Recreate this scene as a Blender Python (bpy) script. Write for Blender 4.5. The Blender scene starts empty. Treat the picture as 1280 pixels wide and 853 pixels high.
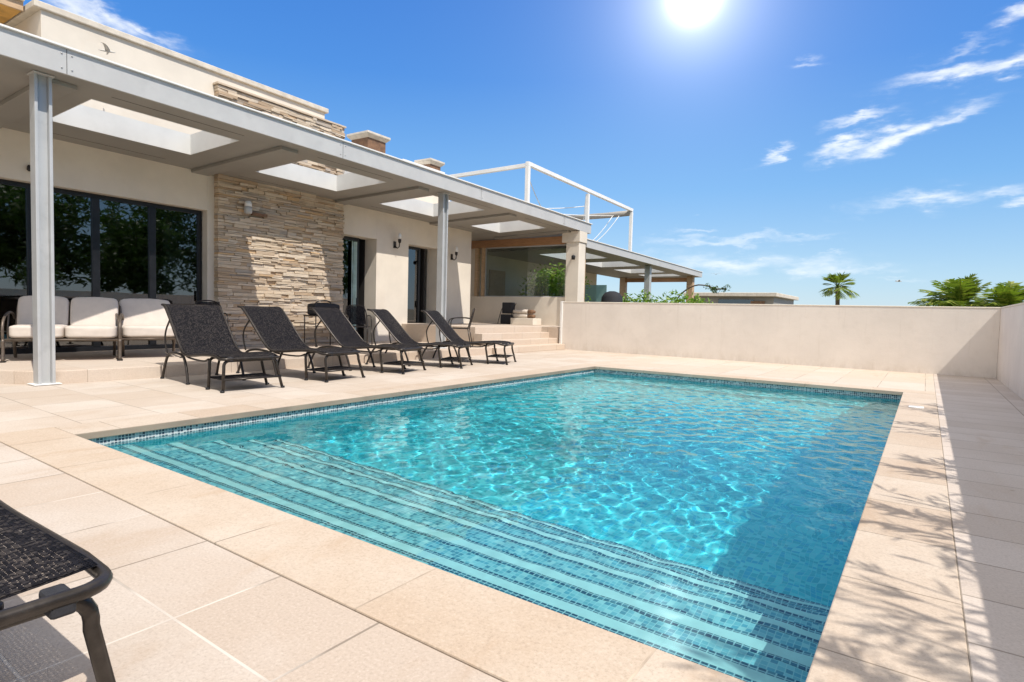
import bpy, bmesh, math, random
from mathutils import Vector, Matrix, noise as mnoise
import numpy as np
random.seed(7)
R = math.radians
scene = bpy.context.scene
COL = scene.collection

# ------------------------------------------------------------------ camera
F, CX, CY, CZ = 732.615, 5.1372, -1.66124, 1.0
YAW, PITCH, ROLL = 0.61438982, -0.04940263, 0.02610372
def cam_basis():
    cy, sy = math.cos(YAW), math.sin(YAW)
    f = Vector((-sy, cy, 0)); r = Vector((cy, sy, 0)); u = Vector((0, 0, 1))
    cp, sp = math.cos(PITCH), math.sin(PITCH)
    f2 = f*cp + u*sp; u2 = -f*sp + u*cp
    cr, sr = math.cos(ROLL), math.sin(ROLL)
    return r*cr + u2*sr, -r*sr + u2*cr, f2
CR, CU, CF = cam_basis()
cam = bpy.data.cameras.new('camera'); camo = bpy.data.objects.new('camera', cam); COL.objects.link(camo)
m = Matrix.Identity(4)
for i in range(3):
    m[i][0] = CR[i]; m[i][1] = CU[i]; m[i][2] = -CF[i]
m[0][3], m[1][3], m[2][3] = CX, CY, CZ
camo.matrix_world = m
cam.sensor_width = 36.0; cam.lens = F/1280*36; cam.clip_start = 0.05; cam.clip_end = 3000
scene.camera = camo
def sky_dir(px, py):
    return (CF + CR*((px-640)/F) - CU*((py-426.5)/F)).normalized()

# ------------------------------------------------------------------ light
SUN = Vector((1.0, -0.26, 1.48)).normalized()      # towards the sun
SUN_EL = math.asin(SUN.z); SUN_ROT = math.atan2(SUN.x, SUN.y)
sl = bpy.data.lights.new('sun', 'SUN'); sl.energy = 3.8; sl.angle = R(0.5); sl.color = (1.0, 0.94, 0.86)
so = bpy.data.objects.new('sun', sl); COL.objects.link(so)
so.location = (12, -6, 16); so.rotation_euler = (-SUN).to_track_quat('-Z', 'Y').to_euler()
scene.view_settings.view_transform = 'Standard'; scene.view_settings.look = 'None'
scene.view_settings.gamma = 1.0; scene.view_settings.use_curve_mapping = False
scene.view_settings.exposure = 0.33
scene.cycles.use_denoising = True
scene.cycles.caustics_refractive = True; scene.cycles.caustics_reflective = False
scene.cycles.blur_glossy = 0.3
scene.cycles.max_bounces = 8; scene.cycles.transparent_max_bounces = 16
scene.cycles.sample_clamp_indirect = 6.0

world = bpy.data.worlds.new('World'); scene.world = world; world.use_nodes = True
WN = world.node_tree.nodes; WL = world.node_tree.links; WN.clear()
class G:
    """tiny node-graph helper"""
    def __init__(s, nt): s.n = nt.nodes; s.l = nt.links
    def _set(s, sock, v):
        if v is None: return
        if hasattr(v, 'is_output') or isinstance(v, bpy.types.NodeSocket): s.l.new(v, sock)
        else:
            try: sock.default_value = v
            except Exception: sock.default_value = (v, v, v)
    def node(s, t, ins=None, **kw):
        n = s.n.new(t)
        for k, v in kw.items(): setattr(n, k, v)
        for k, v in (ins or {}).items(): s._set(n.inputs[k], v)
        return n
    def math(s, op, a, b=None, c=None, clamp=False):
        n = s.n.new('ShaderNodeMath'); n.operation = op; n.use_clamp = clamp
        for i, v in enumerate((a, b, c)): s._set(n.inputs[i], v)
        return n.outputs[0]
    def vmath(s, op, a, b=None, out=0):
        n = s.n.new('ShaderNodeVectorMath'); n.operation = op
        s._set(n.inputs[0], a)
        if b is not None: s._set(n.inputs[1], b)
        return n.outputs[out]
    def mix(s, f, a, b, mode='MIX'):
        n = s.n.new('ShaderNodeMix'); n.data_type = 'RGBA'; n.blend_type = mode
        s._set(n.inputs[0], f)
        for i, v in ((6, a), (7, b)):
            if isinstance(v, (tuple, list)): v = (*v[:3], 1.0)
            s._set(n.inputs[i], v)
        return n.outputs[2]
    def ramp(s, f, stops, interp='LINEAR'):
        n = s.n.new('ShaderNodeValToRGB'); n.color_ramp.interpolation = interp
        e = n.color_ramp.elements
        while len(e) > 1: e.remove(e[-1])
        for i, (p, c) in enumerate(stops):
            if not isinstance(c, (tuple, list)): c = (c, c, c)
            el = e[0] if i == 0 else e.new(p)
            el.position = p; el.color = (*c[:3], 1.0)
        s._set(n.inputs[0], f); return n.outputs[0]
    def sstep(s, f, a, b, lo=0.0, hi=1.0):
        n = s.n.new('ShaderNodeMapRange'); n.interpolation_type = 'SMOOTHSTEP'
        s._set(n.inputs[0], f); s._set(n.inputs[1], a); s._set(n.inputs[2], b); s._set(n.inputs[3], lo); s._set(n.inputs[4], hi)
        return n.outputs[0]
    def noise(s, v, scale, detail=4, rough=0.5, dist=0.0, out=0):
        n = s.n.new('ShaderNodeTexNoise'); s._set(n.inputs['Vector'], v)
        n.inputs['Scale'].default_value = scale; n.inputs['Detail'].default_value = detail
        n.inputs['Roughness'].default_value = rough; n.inputs['Distortion'].default_value = dist
        return n.outputs[out]
g = G(world.node_tree)
sky = g.node('ShaderNodeTexSky', sky_type='NISHITA', sun_disc=False)
sky.sun_elevation = SUN_EL; sky.sun_rotation = SUN_ROT
sky.air_density = 1.0; sky.dust_density = 0.35; sky.ozone_density = 2.2; sky.altitude = 50
tc = g.node('ShaderNodeTexCoord').outputs['Generated']
hs = g.node('ShaderNodeHueSaturation', {'Color': sky.outputs[0], 'Saturation': 1.35, 'Value': 1.0, 'Hue': 0.5})
skyc = hs.outputs[0]
sz0 = g.node('ShaderNodeSeparateXYZ', {0: tc}); el_ = sz0.outputs[2]
grad = g.ramp(el_, [(0.0, (.58, .78, .97)), (0.07, (.46, .70, .95)), (0.20, (.23, .52, .95)), (0.36, (.09, .32, .88)), (0.55, (.05, .22, .78)), (1.0, (.05, .18, .60))])
grad = g.vmath('SCALE', grad); grad.node.inputs[3].default_value = 5.0
skyc = g.mix(0.78, skyc, grad)
# cirrus, placed by direction
wv = g.vmath('MULTIPLY', tc, (1.0, 1.0, 3.2))
warp = g.noise(wv, 3.0, 3, 0.5, 0.0, 1)
wv2 = g.vmath('ADD', wv, g.vmath('MULTIPLY', warp, (0.25, 0.25, 0.25)))
n1 = g.noise(wv2, 6.5, 9, 0.62, 0.3)
n2 = g.noise(wv2, 24.0, 6, 0.6, 0.6)
w1 = g.vmath('SUBTRACT', g.noise(wv, 9.0, 5, 0.6, 0.0, 1), (0.5, 0.5, 0.5)); w2 = g.vmath('SUBTRACT', g.noise(wv, 30.0, 4, 0.6, 0.0, 1), (0.5, 0.5, 0.5))
tcw = g.vmath('ADD', tc, g.vmath('ADD', g.vmath('MULTIPLY', w1, (0.10, 0.10, 0.07)), g.vmath('MULTIPLY', w2, (0.035, 0.035, 0.03))))
clouds = [(120,14,85,15,19,1.15),(178,32,45,9,14,1.0),(1120,168,75,12,-18,1.15),(1050,188,45,8,-16,1.0),(1185,145,55,8,-12,.8),(965,192,26,6,-28,1.1),(1205,90,75,11,2,1.15),
          (1262,84,35,11,4,1.1),(1268,16,32,12,-16,1.1),(1150,250,90,12,2,1.15),(1240,244,70,9,-6,.75),(1275,255,25,6,-4,.9),(1078,148,34,7,-8,.85),
          (905,302,75,6,2,.85),(850,298,50,5,2,.6),(930,331,120,11,3,.9),(1050,335,90,8,3,.62),(1200,60,45,7,-8,.6),(1022,75,22,6,6,.6),(872,284,32,4,0,.7),
          (990,296,55,5,0,.6),(1135,352,34,3,3,.6),(1030,318,30,3,2,.6),(820,318,60,6,0,.5)]
tot = None
for px, py, rx, ry, tilt, dens in clouds:
    c = sky_dir(px, py); t = R(tilt)
    a = (sky_dir(px+rx*math.cos(t), py+rx*math.sin(t)) - c); ra = a.length; a = a/ra
    b = (sky_dir(px-ry*math.sin(t), py+ry*math.cos(t)) - c); rb = b.length; b = b/rb
    off = g.vmath('SUBTRACT', tcw, tuple(c))
    x = g.vmath('DOT_PRODUCT', off, tuple(a/ra), 1); y = g.vmath('DOT_PRODUCT', off, tuple(b/rb), 1)
    q = g.math('ADD', g.math('MULTIPLY', x, x), g.math('MULTIPLY', y, y))
    e = g.math('MULTIPLY', g.math('POWER', 2.718, g.math('MULTIPLY', q, -0.8)), dens)
    e = g.math('MULTIPLY', e, g.math('GREATER_THAN', g.vmath('DOT_PRODUCT', tc, tuple(c), 1), 0.0))
    tot = e if tot is None else g.math('MAXIMUM', tot, e)
nz = g.math('ADD', g.math('MULTIPLY', g.math('SUBTRACT', n1, 0.5), 2.4), g.math('MULTIPLY', g.math('SUBTRACT', n2, 0.5), 0.8))
cl = g.math('ADD', tot, g.math('MULTIPLY', nz, g.math('MULTIPLY', g.math('ADD', tot, 0.10, clamp=True), 1.25)))
cl = g.sstep(cl, 0.06, 1.75, 0.0, 0.92)
sepz = g.node('ShaderNodeSeparateXYZ', {0: tc}).outputs[2]
# unseen bright cloud, added overhead and behind the camera to lift the shade
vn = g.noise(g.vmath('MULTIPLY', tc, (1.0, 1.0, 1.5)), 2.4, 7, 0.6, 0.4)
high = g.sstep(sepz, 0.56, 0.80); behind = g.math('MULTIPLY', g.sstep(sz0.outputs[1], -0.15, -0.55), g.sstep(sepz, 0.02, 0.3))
fill_veil = g.math('MULTIPLY', g.math('MAXIMUM', high, behind), g.sstep(vn, 0.28, 0.62, 0.45, 0.95))
skyc = g.mix(fill_veil, skyc, (6.9, 6.6, 6.2))
skyc = g.mix(cl, skyc, (6.0, 6.2, 6.4))
# bright glare of the sun seen in the sky
gd = g.vmath('DOT_PRODUCT', tc, tuple(sky_dir(868, -6)), 1)
ang = g.math('ARCCOSINE', g.math('MINIMUM', gd, 0.99999))
g1 = g.math('MULTIPLY', g.math('POWER', 2.718, g.math('MULTIPLY', g.math('POWER', g.math('DIVIDE', ang, 0.023), 2.0), -1.0)), 22.0)
g2 = g.math('MULTIPLY', g.math('POWER', 2.718, g.math('DIVIDE', ang, -0.045)), 8.0)
g3 = g.math('MULTIPLY', g.math('POWER', 2.718, g.math('DIVIDE', ang, -0.17)), 1.1)
gl = g.math('ADD', g.math('ADD', g1, g2), g3)
glc = g.vmath('SCALE', (1.0, 0.97, 0.92)); glc.node.inputs[3].default_value = 1.0; g.l.new(gl, glc.node.inputs[3])
skyc = g.vmath('ADD', skyc, glc)
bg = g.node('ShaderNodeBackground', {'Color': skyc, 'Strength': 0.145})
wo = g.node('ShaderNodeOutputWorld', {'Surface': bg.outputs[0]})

# ------------------------------------------------------------------ frames and object helpers
TH = R(2.0)
HOUSE = Matrix.Translation((-3.0, 0, 0)) @ Matrix.Rotation(TH, 4, 'Z')    # local (x=-v, y=u, z)
WORLD = Matrix.Identity(4)
OFF = {}; FR = {}
def H(u, v, z): return (-v, u, z)
def tag(o, label=None, cat=None, group=None, kind=None):
    if label: o['label'] = label
    if cat: o['category'] = cat
    if group: o['group'] = group
    if kind: o['kind'] = kind
    return o
def thing(name, label, cat, base=(0, 0, 0), frame=WORLD, group=None, rotz=0.0):
    o = bpy.data.objects.new(name, None); COL.objects.link(o); o.empty_display_size = 0.2
    o.matrix_world = frame @ Matrix.Translation(base) @ Matrix.Rotation(rotz, 4, 'Z')
    OFF[o.name] = Vector(base) if rotz == 0 else None
    return tag(o, label, cat, group)
class MB:
    def __init__(s): s.v = []; s.f = []; s.sm = []; s.uv = []; s.mi = []
    def add(s, vs, fs, smooth=False, uvs=None, mi=0):
        k = len(s.v); s.v += [tuple(v) for v in vs]
        for i, f in enumerate(fs):
            s.f.append(tuple(k+j for j in f)); s.sm.append(smooth); s.uv.append(uvs[i] if uvs else None); s.mi.append(mi)
        return s
    def box(s, x0, y0, z0, x1, y1, z1, mi=0):
        if x0 > x1: x0, x1 = x1, x0
        if y0 > y1: y0, y1 = y1, y0
        if z0 > z1: z0, z1 = z1, z0
        v = [(x0,y0,z0),(x1,y0,z0),(x1,y1,z0),(x0,y1,z0),(x0,y0,z1),(x1,y0,z1),(x1,y1,z1),(x0,y1,z1)]
        return s.add(v, [(0,3,2,1),(4,5,6,7),(0,1,5,4),(1,2,6,5),(2,3,7,6),(3,0,4,7)], mi=mi)
    def hexa(s, v, mi=0):
        return s.add(v, [(0,3,2,1),(4,5,6,7),(0,1,5,4),(1,2,6,5),(2,3,7,6),(3,0,4,7)], mi=mi)
    def prism(s, pts, z0, z1):
        n = len(pts); v = [(x, y, z0) for x, y in pts] + [(x, y, z1) for x, y in pts]
        f = [tuple(range(n-1, -1, -1)), tuple(range(n, 2*n))] + [(i, (i+1) % n, n+(i+1) % n, n+i) for i in range(n)]
        return s.add(v, f)
    def tube(s, pts, r, n=8, cap=True):
        pts = [Vector(p) for p in pts]; rs = r if isinstance(r, (list, tuple)) else [r]*len(pts)
        vs = []; prev = None
        for i, p in enumerate(pts):
            t = (pts[min(i+1, len(pts)-1)] - pts[max(i-1, 0)]).normalized()
            if prev is None:
                a = t.cross(Vector((0, 0, 1)));
                if a.length < 0.05: a = t.cross(Vector((1, 0, 0)))
                a.normalize()
            else:
                a = prev - t*prev.dot(t); a.normalize()
            prev = a; b = t.cross(a)
            for k in range(n):
                th = 2*math.pi*k/n; vs.append(p + (a*math.cos(th) + b*math.sin(th))*rs[i])
        fs = [(i*n+k, i*n+(k+1) % n, (i+1)*n+(k+1) % n, (i+1)*n+k) for i in range(len(pts)-1) for k in range(n)]
        if cap: fs += [tuple(range(n-1, -1, -1)), tuple((len(pts)-1)*n+k for k in range(n))]
        return s.add(vs, fs, True)
    def lathe(s, prof, c=(0, 0, 0), n=16):
        vs = [(c[0]+r*math.cos(2*math.pi*k/n), c[1]+r*math.sin(2*math.pi*k/n), c[2]+z) for r, z in prof for k in range(n)]
        fs = [(i*n+k, i*n+(k+1) % n, (i+1)*n+(k+1) % n, (i+1)*n+k) for i in range(len(prof)-1) for k in range(n)]
        fs += [tuple(range(n-1, -1, -1)), tuple((len(prof)-1)*n+k for k in range(n))]
        return s.add(vs, fs, True)
    def loft(s, rings, smooth=True, cap=True):
        n = len(rings[0]); vs = [p for r in rings for p in r]
        fs = [(i*n+k, i*n+(k+1) % n, (i+1)*n+(k+1) % n, (i+1)*n+k) for i in range(len(rings)-1) for k in range(n)]
        if cap: fs += [tuple(range(n-1, -1, -1)), tuple((len(rings)-1)*n+k for k in range(n))]
        return s.add(vs, fs, smooth)
def link_mesh(name, me, parent=None):
    o = bpy.data.objects.new(name, me); COL.objects.link(o)
    if parent is not None: o.parent = parent
    return o
def obj(name, mb, mat, parent=None, frame=WORLD, base=(0, 0, 0), bevel=0, seg=2, fixn=True):
    """one mesh object. child: verts are in the thing's frame, minus the thing's base"""
    off = Vector(base)
    if parent is not None:
        p = parent
        while p.parent is not None: p = p.parent
        off = OFF.get(p.name) or Vector((0, 0, 0))
    me = bpy.data.meshes.new(name)
    me.from_pydata([tuple(Vector(v)-off) for v in mb.v], [], mb.f); me.update()
    me.polygons.foreach_set('use_smooth', mb.sm)
    mats = mat if isinstance(mat, (list, tuple)) else [mat]
    for mm in mats: me.materials.append(mm)
    if len(mats) > 1: me.polygons.foreach_set('material_index', mb.mi)
    uvl = me.uv_layers.new(name='UVMap')
    for p in me.polygons:
        given = mb.uv[p.index]; n = p.normal; ax = max(range(3), key=lambda i: abs(n[i]))
        for k, li in enumerate(p.loop_indices):
            if given: uvl.data[li].uv = given[k]
            else:
                c = me.vertices[me.loops[li].vertex_index].co + off
                uvl.data[li].uv = (c.x, c.y) if ax == 2 else ((c.y, c.z) if ax == 0 else (c.x, c.z))
    o = link_mesh(name, me, parent)
    if parent is None: o.matrix_world = frame @ Matrix.Translation(off)
    if bevel:
        b = o.modifiers.new('bevel', 'BEVEL'); b.width = bevel; b.segments = seg; b.limit_method = 'ANGLE'; b.angle_limit = R(50)
        b.harden_normals = False
    return o
def copy_thing(o, matrix, label=None):
    def rec(s, parent):
        c = s.copy(); COL.objects.link(c); c.parent = parent
        for ch in [x for x in s.children]: rec(ch, c)
        return c
    kids = list(o.children)
    c = o.copy(); COL.objects.link(c)
    for ch in kids: rec(ch, c)
    c.matrix_world = matrix
    if label: c['label'] = label
    return c

# ------------------------------------------------------------------ materials
def newmat(name):
    mt = bpy.data.materials.new(name); mt.use_nodes = True
    mt.node_tree.nodes.clear(); gg = G(mt.node_tree)
    out = gg.node('ShaderNodeOutputMaterial'); b = gg.node('ShaderNodeBsdfPrincipled')
    gg.l.new(b.outputs[0], out.inputs[0]); gg.out = out; gg.b = b
    return mt, gg
def ocoord(gg): return gg.node('ShaderNodeTexCoord').outputs['Object']
def wcoord(gg): return gg.node('ShaderNodeNewGeometry').outputs['Position']
def uvcoord(gg): return gg.node('ShaderNodeTexCoord').outputs['UV']
def bump(gg, h, strength=0.3, dist=0.01):
    n = gg.node('ShaderNodeBump', {'Height': h, 'Strength': strength, 'Distance': dist}); gg.l.new(n.outputs[0], gg.b.inputs['Normal'])
def plain(name, col, rough=0.6, metal=0.0, var=0.12, scale=6.0, bmp=0.0, bscale=60.0, spec=0.5, dirt=None):
    mt, gg = newmat(name); P = wcoord(gg)
    n = gg.noise(P, scale, 5, 0.6)
    dark = tuple(c*(1-var) for c in col); light = tuple(min(1, c*(1+var)) for c in col)
    c = gg.mix(gg.sstep(n, 0.3, 0.7), dark, light)
    if dirt:
        c = gg.mix(gg.sstep(gg.noise(P, dirt[1], 6, 0.65), 0.52, 0.75, 0, dirt[2]), c, dirt[0])
    gg._set(gg.b.inputs['Base Color'], c)
    gg._set(gg.b.inputs['Roughness'], gg.sstep(n, 0.2, 0.8, rough*0.85, min(1, rough*1.12)))
    gg.b.inputs['Metallic'].default_value = metal; gg.b.inputs['Specular IOR Level'].default_value = spec
    if bmp: bump(gg, gg.noise(P, bscale, 4, 0.6), bmp, 0.004)
    return mt
M = {}
M['render'] = plain('cream_render', (0.72, 0.655, 0.56), 0.9, var=0.05, scale=1.3, bmp=0.35, bscale=120, spec=0.2, dirt=((0.56, 0.46, 0.35), 0.9, 0.25))
M['wallrender'] = plain('wall_render', (0.62, 0.555, 0.48), 0.92, var=0.045, scale=1.1, bmp=0.3, bscale=110, spec=0.15, dirt=((0.56, 0.47, 0.38), 0.7, 0.35))
M['capstone'] = plain('cap_stone', (0.62, 0.56, 0.47), 0.8, var=0.12, scale=5, bmp=0.3, dirt=((0.4, 0.36, 0.3), 4, 0.4))
M['greymetal'] = plain('grey_painted_metal', (0.50, 0.495, 0.48), 0.42, 0.0, var=0.04, scale=2.5, bmp=0.03, dirt=((0.33, 0.33, 0.32), 2.2, 0.3))
M['postmetal'] = plain('grey_post_metal', (0.46, 0.47, 0.47), 0.4, 0.1, var=0.05, scale=3, dirt=((0.3, 0.3, 0.3), 7, 0.3))
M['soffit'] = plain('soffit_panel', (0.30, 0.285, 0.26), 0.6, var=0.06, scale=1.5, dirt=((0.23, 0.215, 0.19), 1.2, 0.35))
M['lining'] = plain('skylight_lining', (0.60, 0.60, 0.58), 0.5, var=0.05, scale=2)
M['black'] = plain('black_aluminium', (0.018, 0.019, 0.022), 0.35, 0.3, var=0.2)
M['bronze'] = plain('bronze_frame', (0.045, 0.038, 0.033), 0.33, 0.55, var=0.25, scale=20, bmp=0.05)
M['sofaframe'] = plain('taupe_frame', (0.14, 0.11, 0.085), 0.45, 0.4, var=0.2, scale=15)
M['cushion'] = plain('cream_cushion', (0.62, 0.55, 0.48), 0.9, var=0.04, scale=9, bmp=0.3, bscale=260, spec=0.2)
M['white'] = plain('white_paint', (0.80, 0.79, 0.76), 0.5, var=0.04, scale=3)
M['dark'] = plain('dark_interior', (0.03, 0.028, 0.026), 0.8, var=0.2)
M['curtain'] = plain('teal_curtain', (0.45, 0.60, 0.57), 0.9, var=0.2, scale=3)
M['timberbrown'] = plain('brown_vent', (0.20, 0.11, 0.06), 0.7, var=0.3, scale=8, bmp=0.3)
M['fabricblack'] = plain('black_fabric', (0.02, 0.021, 0.026), 0.85, var=0.3, scale=30, bmp=0.3, bscale=200)
M['towel'] = plain('pale_towel', (0.62, 0.55, 0.47), 0.95, var=0.08, scale=15, bmp=0.6, bscale=200)
M['bark'] = plain('bark', (0.12, 0.085, 0.06), 0.9, var=0.35, scale=14, bmp=0.8, bscale=30)
M['ground'] = plain('dry_ground', (0.22, 0.19, 0.13), 0.95, var=0.25, scale=0.3)
M['gull'] = plain('gull_feathers', (0.55, 0.53, 0.50), 0.8, var=0.2, scale=40)

def stained(name, col, dirtc):
    mt, gg = newmat(name); P = wcoord(gg); z = gg.node('ShaderNodeSeparateXYZ', {0: P}).outputs[2]
    n = gg.noise(P, 1.1, 5, 0.6); c = gg.mix(gg.sstep(n, 0.3, 0.7), tuple(x*.95 for x in col), tuple(x*1.04 for x in col))
    c = gg.mix(gg.sstep(gg.noise(P, 4.0, 6, 0.7), 0.5, 0.75, 0, 0.18), c, dirtc)
    base = gg.math('MULTIPLY', gg.sstep(z, 0.26, 0.0), gg.sstep(gg.noise(gg.vmath('MULTIPLY', P, (3, 3, 1.2)), 2.0, 6, 0.7), 0.35, 0.7)); c = gg.mix(gg.math('MULTIPLY', base, 0.55), c, dirtc)
    st = gg.noise(gg.vmath('MULTIPLY', P, (7, 7, 0.45)), 1.6, 5, 0.65); c = gg.mix(gg.math('MULTIPLY', gg.sstep(st, 0.55, 0.75), 0.22), c, dirtc)
    gg._set(gg.b.inputs['Base Color'], c); gg.b.inputs['Roughness'].default_value = 0.93; gg.b.inputs['Specular IOR Level'].default_value = 0.15
    bump(gg, gg.math('ADD', gg.noise(P, 110, 4, 0.6), gg.math('MULTIPLY', gg.noise(P, 9, 4, 0.6), 1.5)), 0.4, 0.004); return mt
M['wallrender'] = stained('wall_render', (0.77, 0.705, 0.635), (0.56, 0.49, 0.41))
def wood(name, col):
    mt, gg = newmat(name); P = wcoord(gg)
    v = gg.vmath('MULTIPLY', P, (2.0, 2.0, 30.0))
    n = gg.noise(v, 2.0, 6, 0.6, 0.6)
    c = gg.ramp(n, [(0.25, tuple(x*0.55 for x in col)), (0.5, col), (0.75, tuple(min(1, x*1.25) for x in col))])
    gg._set(gg.b.inputs['Base Color'], c); gg.b.inputs['Roughness'].default_value = 0.65
    bump(gg, n, 0.3, 0.004); return mt
M['wood'] = wood('timber', (0.36, 0.19, 0.09)); M['palewood'] = wood('pale_timber', (0.52, 0.36, 0.22)); M['yellowwood'] = wood('yellow_soffit', (0.62, 0.36, 0.10))

def slab_mat(name, bw, bh, off, pale, warm, grout, gw=0.006, rot=False, offset=0.0, freq=2):
    """stone paving in metres: world position, brick cells bw x bh"""
    mt, gg = newmat(name); P = wcoord(gg)
    q = gg.vmath('SUBTRACT', P, (off[0], off[1], 0))
    br = gg.n.new('ShaderNodeTexBrick'); br.offset = offset; br.offset_frequency = freq; br.squash = 1.0
    gg._set(br.inputs['Vector'], q)
    for k, v in {'Scale': 1.0, 'Mortar Size': gw, 'Mortar Smooth': 0.15, 'Bias': 0.0, 'Brick Width': bw, 'Row Height': bh}.items(): br.inputs[k].default_value = v
    br.inputs['Color1'].default_value = (0, 0, 0, 1); br.inputs['Color2'].default_value = (1, 1, 1, 1); br.inputs['Mortar'].default_value = (0.5, 0.5, 0.5, 1)
    per = br.outputs['Color']; gf = br.outputs['Fac']
    cloud = gg.noise(P, 1.7, 6, 0.62, 0.4); fine = gg.noise(P, 95, 5, 0.75); mid = gg.noise(P, 26, 5, 0.6)
    c = gg.mix(gg.math('ADD', gg.math('MULTIPLY', per, 0.75), gg.math('MULTIPLY', gg.sstep(cloud, 0.3, 0.7), 0.55)), pale, warm)
    c = gg.mix(gg.sstep(fine, 0.50, 0.66, 0, 0.42), c, tuple(x*0.62 for x in warm))
    c = gg.mix(gg.sstep(fine, 0.47, 0.34, 0, 0.35), c, tuple(min(0.9, x*1.22) for x in pale))
    c = gg.mix(gg.sstep(mid, 0.50, 0.78, 0, 0.25), c, tuple(x*0.8 for x in warm))
    st = gg.noise(gg.vmath('MULTIPLY', P, (1.0, 0.35, 1.0)), 2.6, 7, 0.65, 0.8)
    c = gg.mix(gg.sstep(st, 0.54, 0.74, 0, 0.38), c, (warm[0]*0.82, warm[1]*0.70, warm[2]*0.56))
    spot = gg.noise(P, 9, 2, 0.5); c = gg.mix(gg.sstep(spot, 0.77, 0.80, 0, 0.5), c, (0.25, 0.2, 0.15))
    gvar = gg.sstep(gg.noise(P, 1.1, 3, 0.6), 0.42, 0.58)
    c = gg.mix(gg.math('MULTIPLY', gf, 0.85), c, gg.mix(gvar, grout, (0.22, 0.18, 0.14)))
    gg._set(gg.b.inputs['Base Color'], c); gg.b.inputs['Roughness'].default_value = 0.78; gg.b.inputs['Specular IOR Level'].default_value = 0.3
    h = gg.math('SUBTRACT', gg.math('ADD', gg.math('MULTIPLY', fine, 0.35), gg.math('MULTIPLY', per, 0.25)), gg.math('MULTIPLY', gf, 1.5))
    bump(gg, h, 0.45, 0.003)
    return mt
PALE = (0.565, 0.50, 0.43); WARM = (0.53, 0.44, 0.35); GROUT = (0.62, 0.55, 0.46)
M['deck_near'] = slab_mat('paving_near', 0.53, 0.385, (0.05, -0.40), (0.555, 0.495, 0.435), (0.475, 0.39, 0.315), (0.64, 0.58, 0.51), 0.005)
M['deck_right'] = slab_mat('paving_right', 0.78, 0.40, (5.29, 0.25), (0.56, 0.495, 0.44), (0.48, 0.41, 0.35), (0.28, 0.24, 0.2), 0.005)
M['deck_far'] = slab_mat('paving_far', 0.60, 0.90, (0.37, 11.0), PALE, WARM, (0.45, 0.38, 0.3), 0.005)
M['deck_left'] = slab_mat('paving_left', 0.55, 0.62, (-0.4, 0.2), (0.58, 0.515, 0.445), (0.50, 0.415, 0.335), (0.40, 0.33, 0.27), 0.004, offset=0.35)
M['coping_x'] = slab_mat('coping_along_x', 0.885, 3.0, (0.10, -1.5), (0.54, 0.46, 0.375), (0.47, 0.365, 0.27), (0.62, 0.5, 0.38), 0.004)
M['coping_y'] = slab_mat('coping_along_y', 3.0, 0.62, (3.0, 0.31), (0.54, 0.465, 0.385), (0.46, 0.365, 0.28), (0.30, 0.24, 0.18), 0.004)
M['terrace'] = slab_mat('terrace_stone', 0.9, 0.9, (0, 0.3), (0.58, 0.50, 0.42), (0.55, 0.45, 0.36), (0.45, 0.36, 0.28), 0.004)

def mosaic(name, stops, grout, size=0.025, gw=0.12, rough=0.25, tint=None):
    mt, gg = newmat(name); U = uvcoord(gg)
    s = gg.node('ShaderNodeVectorMath', operation='SCALE'); gg.l.new(U, s.inputs[0]); s.inputs[3].default_value = 1.0/size
    fl = gg.vmath('FLOOR', s.outputs[0]); fr = gg.vmath('FRACTION', s.outputs[0])
    wn = gg.node('ShaderNodeTexWhiteNoise', {0: fl}, noise_dimensions='2D')
    sx = gg.node('ShaderNodeSeparateXYZ', {0: fr})
    ex = gg.math('ABSOLUTE', gg.math('SUBTRACT', sx.outputs[0], 0.5)); ey = gg.math('ABSOLUTE', gg.math('SUBTRACT', sx.outputs[1], 0.5))
    edge = gg.math('MAXIMUM', ex, ey); gm = gg.sstep(edge, 0.5-gw*0.8, 0.5-gw*0.3)
    c = gg.ramp(wn.outputs[0], stops, 'CONSTANT')
    big = gg.noise(wcoord(gg), 1.5, 3); c = gg.mix(gg.sstep(big, 0.3, 0.7, 0, 0.2), c, tuple(x*0.7 for x in stops[0][1]))
    c = gg.mix(gm, c, grout)
    gg._set(gg.b.inputs['Base Color'], c); gg.b.inputs['Roughness'].default_value = rough
    bump(gg, gg.math('MULTIPLY', gm, -1.0), 0.3, 0.002); return mt
M['mosaic_floor'] = mosaic('mosaic_floor', [(0, (0.045, 0.48, 0.54)), (0.25, (0.08, 0.60, 0.66)), (0.5, (0.15, 0.70, 0.73)), (0.75, (0.03, 0.46, 0.62)), (0.9, (0.20, 0.72, 0.76))], (0.20, 0.64, 0.68), 0.033, 0.10)
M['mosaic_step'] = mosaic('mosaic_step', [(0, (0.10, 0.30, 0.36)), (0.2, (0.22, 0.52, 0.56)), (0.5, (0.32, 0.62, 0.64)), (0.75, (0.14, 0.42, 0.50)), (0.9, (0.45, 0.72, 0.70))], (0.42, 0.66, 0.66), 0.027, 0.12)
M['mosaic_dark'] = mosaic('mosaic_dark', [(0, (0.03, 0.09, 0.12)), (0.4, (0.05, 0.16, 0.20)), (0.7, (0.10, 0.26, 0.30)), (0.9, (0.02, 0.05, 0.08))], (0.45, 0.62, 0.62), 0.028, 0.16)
M['mosaic_band'] = mosaic('mosaic_band', [(0, (0.10, 0.15, 0.19)), (0.25, (0.24, 0.32, 0.36)), (0.45, (0.55, 0.6, 0.6)), (0.6, (0.06, 0.08, 0.12)), (0.8, (0.35, 0.42, 0.44))], (0.70, 0.72, 0.70), 0.025, 0.18)
M['nosing'] = plain('pale_nosing', (0.56, 0.75, 0.72), 0.5, var=0.06, scale=12)

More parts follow.
